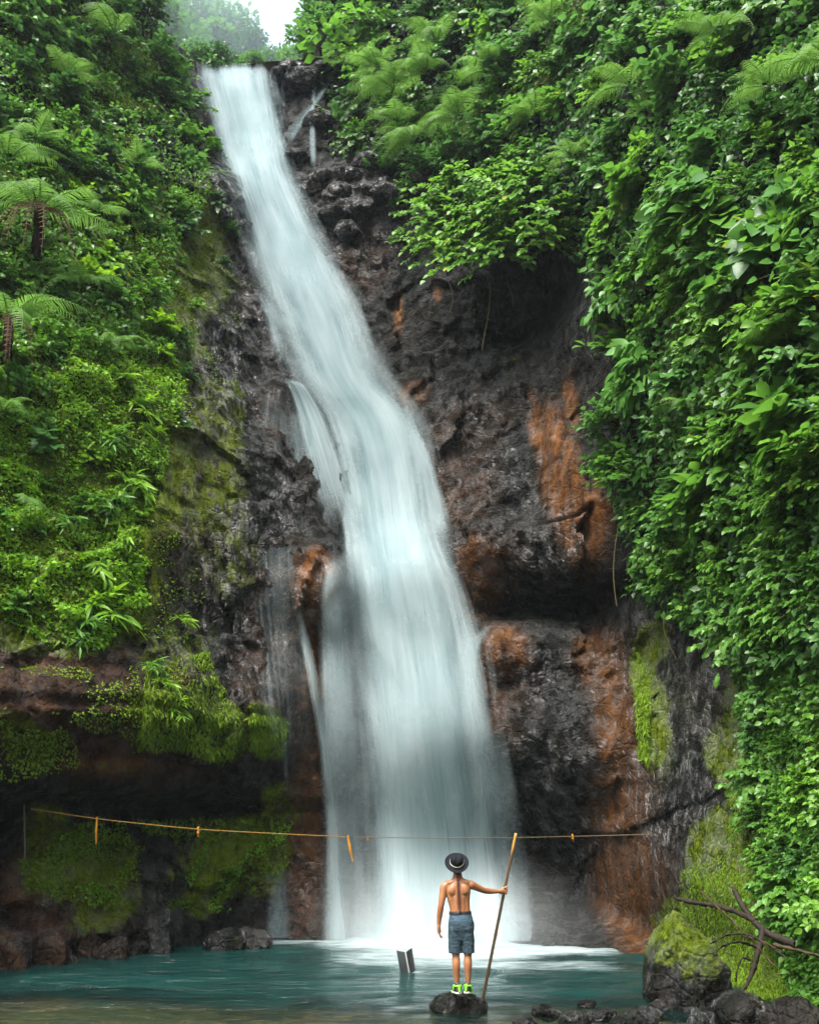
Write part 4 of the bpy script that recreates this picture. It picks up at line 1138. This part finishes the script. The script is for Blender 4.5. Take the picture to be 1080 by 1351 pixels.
foot = np.array(pt(606, 1311.5, 15.15), float)
person = empty('person', foot); props(person, 'bare-backed person in black hat and blue-grey shorts holding a long pole', 'person')
H = dict()
PH = np.array([.625, .30, 1.222])                        # where the right hand holds the pole
pd = nrmz(np.array([.49, .03, 2.08]))                      # pole axis
parts = []
parts.append(solid([(.033, 0, .78), (.032, -.004, .87), (.022, 0, .98), (.012, .004, 1.07), (.0, .006, 1.17), (-.005, .004, 1.26), (-.008, 0, 1.33), (-.008, -.002, 1.375), (-.009, -.006, 1.41), (-.011, -.012, 1.47)],
                   [.15, .152, .130, .134, .152, .168, .158, .105, .062, .054], [.105, .108, .088, .092, .105, .108, .088, .068, .060, .056], k=24))
parts.append(ball((-.075, -.075, 1.255), (.06, .035, .075), (0, .25, .2))); parts.append(ball((.07, -.072, 1.262), (.06, .035, .075), (0, -.3, -.2)))   # shoulder blades
parts.append(ball((-.09, -.02, 1.355), (.085, .05, .035), (0, -.35, 0))); parts.append(ball((.078, -.02, 1.36), (.085, .05, .035), (0, .35, 0)))   # trapezius
parts.append(ball((.0, .075, 1.25), (.13, .05, .08)))
# left arm hangs
parts.append(solid([(-.135, 0, 1.325), (-.183, -.004, 1.30), (-.205, -.012, 1.19), (-.226, -.016, 1.075), (-.242, .0, .98), (-.256, .03, .86), (-.258, .042, .815)], [.05, .06, .048, .040, .041, .029, .026], [.05, .058, .05, .042, .038, .025, .02]))
parts.append(solid([(-.258, .042, .82), (-.258, .05, .775), (-.256, .055, .735)], [.02, .026, .024], [.034, .040, .036], k=12))
for i, (dy, L, cu) in enumerate([(-.026, .055, .3), (-.008, .068, .35), (.010, .066, .4), (.027, .052, .5)]):
    b0 = np.array([-.256, .055 + dy, .735]); b1 = b0 + [.004, .004, -L * .5]; b2 = b1 + [.02 * cu + .008, .004, -L * .42]; b3 = b2 + [.03 * cu + .01, .002, -L * .2]
    parts.append(solid([b0, b1, b2, b3], [.0095, .009, .008, .007], k=8))
parts.append(solid([(-.252, .082, .80), (-.244, .098, .775), (-.236, .104, .75), (-.232, .104, .73)], [.013, .012, .010, .008], k=8))
# right arm out to the pole
parts.append(solid([(.115, 0, 1.325), (.165, .01, 1.318), (.225, .055, 1.293), (.30, .11, 1.258), (.355, .14, 1.236), (.43, .185, 1.228), (.51, .23, 1.222), (.565, .262, 1.222)], [.052, .06, .05, .044, .041, .042, .032, .025], [.05, .056, .048, .041, .038, .038, .027, .023], ref=(0, 0, 1)))
hd = nrmz(np.array([.055, .033, 0]))
wr_ = np.array([.565, .262, 1.222]); side = np.cross(hd, pd)
parts.append(solid([wr_, wr_ + hd * .03, wr_ + hd * .062], [.026, .03, .028], [.034, .042, .040], k=12, ref=tuple(pd)))
u1 = nrmz(hd - pd * (hd @ pd)); u2 = np.cross(pd, u1)
for i, s in enumerate((.033, .011, -.011, -.032)):
    pts = [PH + pd * s + .034 * (math.cos(a) * u1 + math.sin(a) * u2) for a in np.linspace(2.7, -1.6 + .15 * i, 8)]
    parts.append(solid(pts, np.linspace(.0105, .008, 8), k=8, ref=tuple(pd)))
pts = [PH + pd * (.03 + .012 * j) + .034 * (math.cos(a) * u1 + math.sin(a) * u2) for j, a in enumerate(np.linspace(3.4, 5.2, 5))]
parts.append(solid(pts, np.linspace(.013, .009, 5), k=8, ref=tuple(pd)))
# legs
LX = ((-.05, -.042, -.032), (.108, .112, .108))
for hx_, kx, ax in LX:
    parts.append(solid([(hx_, 0, .82), (hx_, .005, .66), (kx, .008, .50), (kx, -.006, .45), (kx + (ax - kx) * .3, -.022, .36), (kx + (ax - kx) * .7, -.014, .22), (ax, .0, .11), (ax, .01, .06)], [.080, .074, .056, .048, .056, .040, .029, .034], [.084, .078, .058, .052, .064, .044, .034, .04]))
# head: looks up the fall, chin lifted
HT = R(38)
hc = np.array([-.018, .004, 1.565])
RH = Matrix.Rotation(HT, 3, 'X')
hp = lambda x, y, z: tuple(hc + np.array(RH @ Vector((x, y, z))))
parts.append(ball(hp(0, 0, .012), (.076, .094, .098), (HT, 0, 0))); parts.append(ball(hp(0, .028, -.05), (.056, .068, .07), (HT, 0, 0)))
parts.append(solid([hp(0, .088, .005), hp(0, .108, -.028), hp(0, .112, -.038)], [.009, .013, .014], k=8))
parts.append(ball(hp(0, .088, -.075), (.024, .012, .008), (HT, 0, 0))); parts.append(ball(hp(0, .078, -.108), (.024, .02, .018), (HT, 0, 0)))
for s in (-1, 1):
    parts.append(ball(hp(.078 * s, -.008, -.012), (.010, .022, .034), (HT, 0, .3 * s))); parts.append(ball(hp(.03 * s, .084, .012), (.018, .012, .010), (HT, 0, 0)))
parts.append(solid([(-.011, -.012, 1.44), (-.014, -.006, 1.52)], [.054, .055], [.055, .055]))
def spine(co):
    z = co[:, 2]; back = co[:, 1] < -.02
    cxl = np.interp(z, [.95, 1.1, 1.3], [.02, .008, -.006])
    g = np.exp(-((co[:, 0] - cxl) / .016) ** 2) * sstep(.97, 1.05, z) * sstep(1.38, 1.28, z) * back
    co[:, 1] += .016 * g
    g2 = (np.exp(-((co[:, 0] - cxl - .042) / .02) ** 2) + np.exp(-((co[:, 0] - cxl + .042) / .02) ** 2)) * sstep(.97, 1.02, z) * sstep(1.22, 1.1, z) * back
    co[:, 1] -= .009 * g2
    ax = np.abs(co[:, 0] - cxl)
    co[:, 1] += .006 * np.exp(-((ax - .085 - .25 * np.maximum(z - 1.15, 0)) / .018) ** 2) * sstep(1.02, 1.1, z) * sstep(1.24, 1.18, z) * sstep(.15, .13, ax) * back     # edge of the long back muscles
    co[:, 1] += .0012 * np.sin(z * 150 + ax * 40) * sstep(.06, .1, ax) * sstep(.15, .13, ax) * sstep(1.05, 1.1, z) * sstep(1.22, 1.16, z) * back
    co[:, 1] += .006 * np.exp(-((z - 1.175 - .3 * ax) / .016) ** 2) * sstep(.03, .06, ax) * sstep(.14, .11, ax) * back                        # below the shoulder blades
    return co
obj('body', fuse('body', parts, .0055, M['skin'], 3, .5, spine), person)
# eyes stay inside the face as small sub-pieces of the body are not seen from behind
sh = [solid([(.030, -.002, .76), (.030, -.006, .86), (.022, -.002, .95), (.02, 0, .985)], [.168, .168, .146, .140], [.122, .124, .104, .098], k=24, cap=False),
      solid([(.033, -.004, .84), (.032, -.004, .76), (.030, 0, .69)], [.155, .150, .12], [.122, .120, .10], k=24)]
for hx_, tx in ((-.052, -.052), (.108, .118)):
    sh.append(solid([(hx_ + .0, 0, .80), (hx_, 0, .68), (tx, 0, .56), (tx, 0, .485)], [.086, .088, .085, .084], [.118, .112, .102, .10], k=20, cap=False))
def wrinkle(co):
    a = np.arctan2(co[:, 1], co[:, 0] - .03)
    co[:, :2] += (.011 * fbm(a * 2.2 + co[:, 2] * 3, co[:, 2] * 11, 3.3, 4))[:, None] * nrmz(co[:, :2] - [.03, 0])
    return co
sho = obj('shorts', fuse('shorts', sh, .008, M['shorts'], 3, .5, wrinkle), person)
sho.data.materials.append(M['shorts_low'])
for p_ in sho.data.polygons:
    if p_.center.z < .845 + .02 * abs(p_.center.x - .03) / .15: p_.material_index = 1
v, f = solid([(.021, 0, .955), (.02, 0, .995)], [.149, .143], [.109, .103], k=32, cap=False)
obj('belt', fuse('belt', [(v, f)], .006, M['belt'], 1), person)
bv, bf = [], []
def boxm(c, s, rot=0):
    x, y, z = s; m = np.array([[i, j, k] for i in (-x, x) for j in (-y, y) for k in (-z, z)], float) + c
    return m, [(0, 1, 3, 2), (4, 6, 7, 5), (0, 4, 5, 1), (2, 3, 7, 6), (0, 2, 6, 4), (1, 5, 7, 3)]
for bx_ in (-.045, .105):
    v, f = boxm((bx_, -.121, .81), (.038, .005, .045)); obj('back_pocket', fuse('back_pocket', [(v, f)], .006, M['shorts_low'], 2), sho)
# hat
def lathe(prof, k=40):
    V = []; F = []
    for r, z in prof:
        for j in range(k):
            a = 2 * math.pi * j / k; V.append((r * math.cos(a), r * math.sin(a), z))
    for i in range(len(prof) - 1):
        for j in range(k): F.append((i * k + j, i * k + (j + 1) % k, (i + 1) * k + (j + 1) % k, (i + 1) * k + j))
    return np.array(V), np.array(F)
hat = obj('hat', None, person) if False else None
HATA = R(46)
prof = [(.004, .120), (.03, .119), (.055, .112), (.072, .10), (.082, .075), (.088, .03), (.092, .0), (.105, -.006), (.13, -.006), (.150, -.002), (.158, .004), (.159, .0), (.150, -.009), (.13, -.013), (.105, -.013), (.088, -.008), (.084, .03), (.076, .07), (.05, .10), (.004, .108)]
hv_, hf_ = lathe(prof)
an = np.arctan2(hv_[:, 1], hv_[:, 0]); rr = np.hypot(hv_[:, 0], hv_[:, 1])
hv_[:, 2] += .10 * np.maximum(rr - .1, 0) * np.cos(2 * an) - .02 * np.exp(-(hv_[:, 0] / .02) ** 2) * (hv_[:, 2] > .09)
hv_[:, 1] *= 1.06
hat = obj('hat', mesh_np('hat', hv_, hf_, M['felt']), person, loc=tuple(np.array(hp(0, -.005, .045))), rot=(HATA, 0, 0))
v, f = lathe([(.0905, .008), (.0925, .010), (.0915, .024), (.0895, .024)]); v[:, 1] *= 1.06
obj('hat_band', mesh_np('hat_band', v, f, M['band']), hat)
# hair and plait
hr = [ball(hp(0, -.03, -.02), (.07, .07, .075), (HT, 0, 0)), solid([hp(0, -.07, -.03), (-.012, -.075, 1.46), (-.008, -.085, 1.40)], [.045, .034, .013], [.032, .026, .014])]
z = 1.41; i = 0
while z > .985:
    t = (1.41 - z) / .43
    yb = -float(np.interp(z, [.98, 1.07, 1.17, 1.26, 1.33, 1.41], [.112, .100, .114, .124, .105, .085])) - .006
    xb = float(np.interp(z, [.98, 1.2, 1.41], [.012, .001, -.008]))
    for s in (-1, 1): hr.append(ball((xb + s * .006, yb, z), (.0105 - .003 * t, .011, .013), (0, s * .7, 0), 10))
    z -= .026 - .004 * t; i += 1
obj('plaited_hair', fuse('plaited_hair', hr, .003, M['hair'], 1), person)
# shoes
for (ax, tz, tilt) in ((-.032, .25, .12), (.108, -.3, .3)):
    s = empty('shoe', (ax, .0, .0), (0, 0, tz)); s.parent = person
    s.rotation_euler = (-tilt * .5, 0, tz)
    sole = fuse('sole', [solid([(0, -.085, .014), (0, -.03, .012), (0, .05, .012), (.004, .12, .014), (.004, .165, .022)], [.036, .038, .04, .046, .03], [.015, .014, .012, .012, .010], ref=(0, 0, 1), k=16)], .005, M['white'], 2)
    obj('sole', sole, s)
    up = fuse('upper', [solid([(0, -.075, .045), (0, -.02, .055), (0, .05, .05), (.003, .11, .038), (.003, .155, .03)], [.034, .036, .038, .042, .028], [.035, .04, .034, .024, .014], ref=(0, 0, 1), k=16), solid([(0, -.02, .06), (0, -.022, .10)], [.042, .043], [.05, .05])], .005, M['black'], 2)
    obj('upper', up, s)
    th = np.linspace(0, 2 * np.pi, 17)
    v, f, _ = tube(np.stack([.044 * np.cos(th), -.022 + .052 * np.sin(th), .098 + .006 * np.sin(th)], 1), .010, 6)
    v2, f2, _ = tube(np.array([(0, -.112, .03), (.0, -.113, .06), (0, -.094, .11)]), .012, 6)
    v3, f3, _ = tube(np.array([(-.047, -.03, .09), (-.052, -.01, .05), (-.05, .03, .03), (-.06, .02, .004)]), .009, 6)
    v4, f4, _ = tube(np.array([(.047, -.03, .09), (.052, -.01, .05), (.05, .03, .03), (.06, .02, .004)]), .009, 6)
    o = 0; VV = []; FF = []
    for v_, f_ in ((v, f), (v2, f2), (v3, f3), (v4, f4)): VV.append(v_); FF.append(f_ + o); o += len(v_)
    obj('laces', mesh_np('laces', np.concatenate(VV), np.concatenate(FF), M['green']), s)
# pole
def bamboo():
    n = NT('old_bamboo'); P = n.obco()
    z = n.n('SeparateXYZ', Vector=P).outputs[2]
    c = n.mix(n.noise(n.mapv(P, (6, 6, 1)), 5, 4), (.025, .015, .007), (.10, .055, .018))
    c = n.mix(n.ramp(n.math('MULTIPLY', z, .5), (.93, 0), (1.02, 1)), c, (.36, .19, .035))
    return n.surf(n.n('BsdfPrincipled', Base_Color=c, Roughness=.5, Normal=n.bump(n.noise(n.mapv(P, (8, 8, 1)), 12, 4), .4, .01)))
p0 = foot + PH - pd * 1.40; L = 2.16
t = np.linspace(0, 1, 60)
rad = .0215 * (1 - .12 * t) * (1 + .14 * np.exp(-((t * 9 % 1 - .5) / .06) ** 2))
bend = .012 * np.sin(t * 3.0)
v, f, _ = tube(np.stack([bend, 0 * t, t * L], 1), rad, 10)
V_ = [tuple(a) for a in v]; F_ = [tuple(a) for a in f] + [tuple(range(10)), tuple(len(v) - 10 + j for j in range(10))]
pm = bpy.data.meshes.new('pole'); pm.from_pydata(V_, [], F_); pm.polygons.foreach_set('use_smooth', np.ones(len(F_), bool)); pm.materials.append(bamboo())
po = obj('wooden_pole', pm, loc=tuple(p0)); po.rotation_euler = Vector(pd).to_track_quat('Z', 'Y').to_euler()
props(po, 'long brown wooden pole held upright by the standing person', 'pole')

# ------------------------------------------------------------------ air: haze over the whole gorge, spray at the foot of the fall
def vol_mat(name, dens, col, soft=False, an=.3):
    n = NT(name)
    d = dens
    if soft:
        oc = n.obco()
        r = n.n('VectorMath', _operation='LENGTH'); n.set(r, '0', oc)
        fall_ = n.ramp(r.outputs['Value'], (.1, 1), (1, 0))
        d = n.math('MULTIPLY', n.math('MULTIPLY', fall_, fall_), dens)
    v = n.n('VolumePrincipled', Density=d, Anisotropy=an); v.inputs['Color'].default_value = (*col, 1)
    n.t.links.new(v.outputs[0], n.out.inputs['Volume'])
    return n.m
def boxmesh(name, lo, hi, mat):
    (a, b, c), (d, e, f) = lo, hi
    V = [(x, y, z) for x in (a, d) for y in (b, e) for z in (c, f)]
    F = [(0, 1, 3, 2), (4, 6, 7, 5), (0, 4, 5, 1), (2, 3, 7, 6), (0, 2, 6, 4), (1, 5, 7, 3)]
    return mesh_np(name, np.array(V), np.array(F), mat, smooth=False)
props(obj('haze', boxmesh('haze', (-420, -420, -3), (420, 420, 95), vol_mat('pale_blue_air', .0003, (.80, .92, 1.0)))), kind='stuff')
bm = bmesh.new(); bmesh.ops.create_icosphere(bm, subdivisions=3, radius=1); me = bpy.data.meshes.new('mist'); bm.to_mesh(me); bm.free()
me.materials.append(vol_mat('spray', .36, (.92, .97, 1.0), True, .1))
c = wp(575, 1246)
gm = me.copy(); gm.materials.clear(); gm.materials.append(vol_mat('gorge_mist', .014, (.72, .90, 1.0), False, .2))
x_, y_, z_ = [float(a) for a in pt(292, 40, 50)]
m2 = obj('mist', gm, loc=(x_, y_, z_)); m2.scale = (11, 11, 12); props(m2, kind='stuff')
mo = obj('mist', me, loc=(c[0] + .3, c[1] - .6, .3)); mo.scale = (3.6, 1.5, 1.7); props(mo, kind='stuff')
# ------------------------------------------------------------------ light
world = bpy.data.worlds.new('World'); scene.world = world; world.use_nodes = True
wt = world.node_tree
sky = wt.nodes.new('ShaderNodeTexSky'); sky.sky_type = 'NISHITA'; sky.sun_disc = False
SUN_EL, SUN_AZ = R(62), R(215)
sky.sun_elevation = SUN_EL; sky.sun_rotation = SUN_AZ
sky.dust_density = 6.0; sky.air_density = .7
bg = wt.nodes['Background']; bg.inputs['Strength'].default_value = .15
hs = wt.nodes.new('ShaderNodeHueSaturation'); hs.inputs['Saturation'].default_value = .6; hs.inputs['Value'].default_value = 1.1
wt.links.new(sky.outputs[0], hs.inputs['Color']); wt.links.new(hs.outputs[0], bg.inputs['Color'])
sd = bpy.data.lights.new('sun', 'SUN'); sd.energy = 1.5; sd.angle = R(25); sd.color = (1, .96, .9)
so = link(bpy.data.objects.new('sun', sd))
dirv = Vector((math.sin(SUN_AZ) * math.cos(SUN_EL), math.cos(SUN_AZ) * math.cos(SUN_EL), math.sin(SUN_EL)))
so.rotation_euler = dirv.to_track_quat('Z', 'Y').to_euler()

scene.view_settings.view_transform = 'Standard'
scene.view_settings.look = 'None'
scene.view_settings.exposure = 1.85
scene.view_settings.gamma = 1
scene.render.engine = 'CYCLES'
scene.cycles.use_denoising = True
scene.cycles.max_bounces = 8
scene.cycles.diffuse_bounces = 3
scene.cycles.transparent_max_bounces = 24
scene.cycles.volume_bounces = 1
scene.cycles.volume_step_rate = 2.5
scene.cycles.volume_max_steps = 96
scene.cycles.sample_clamp_indirect = 6
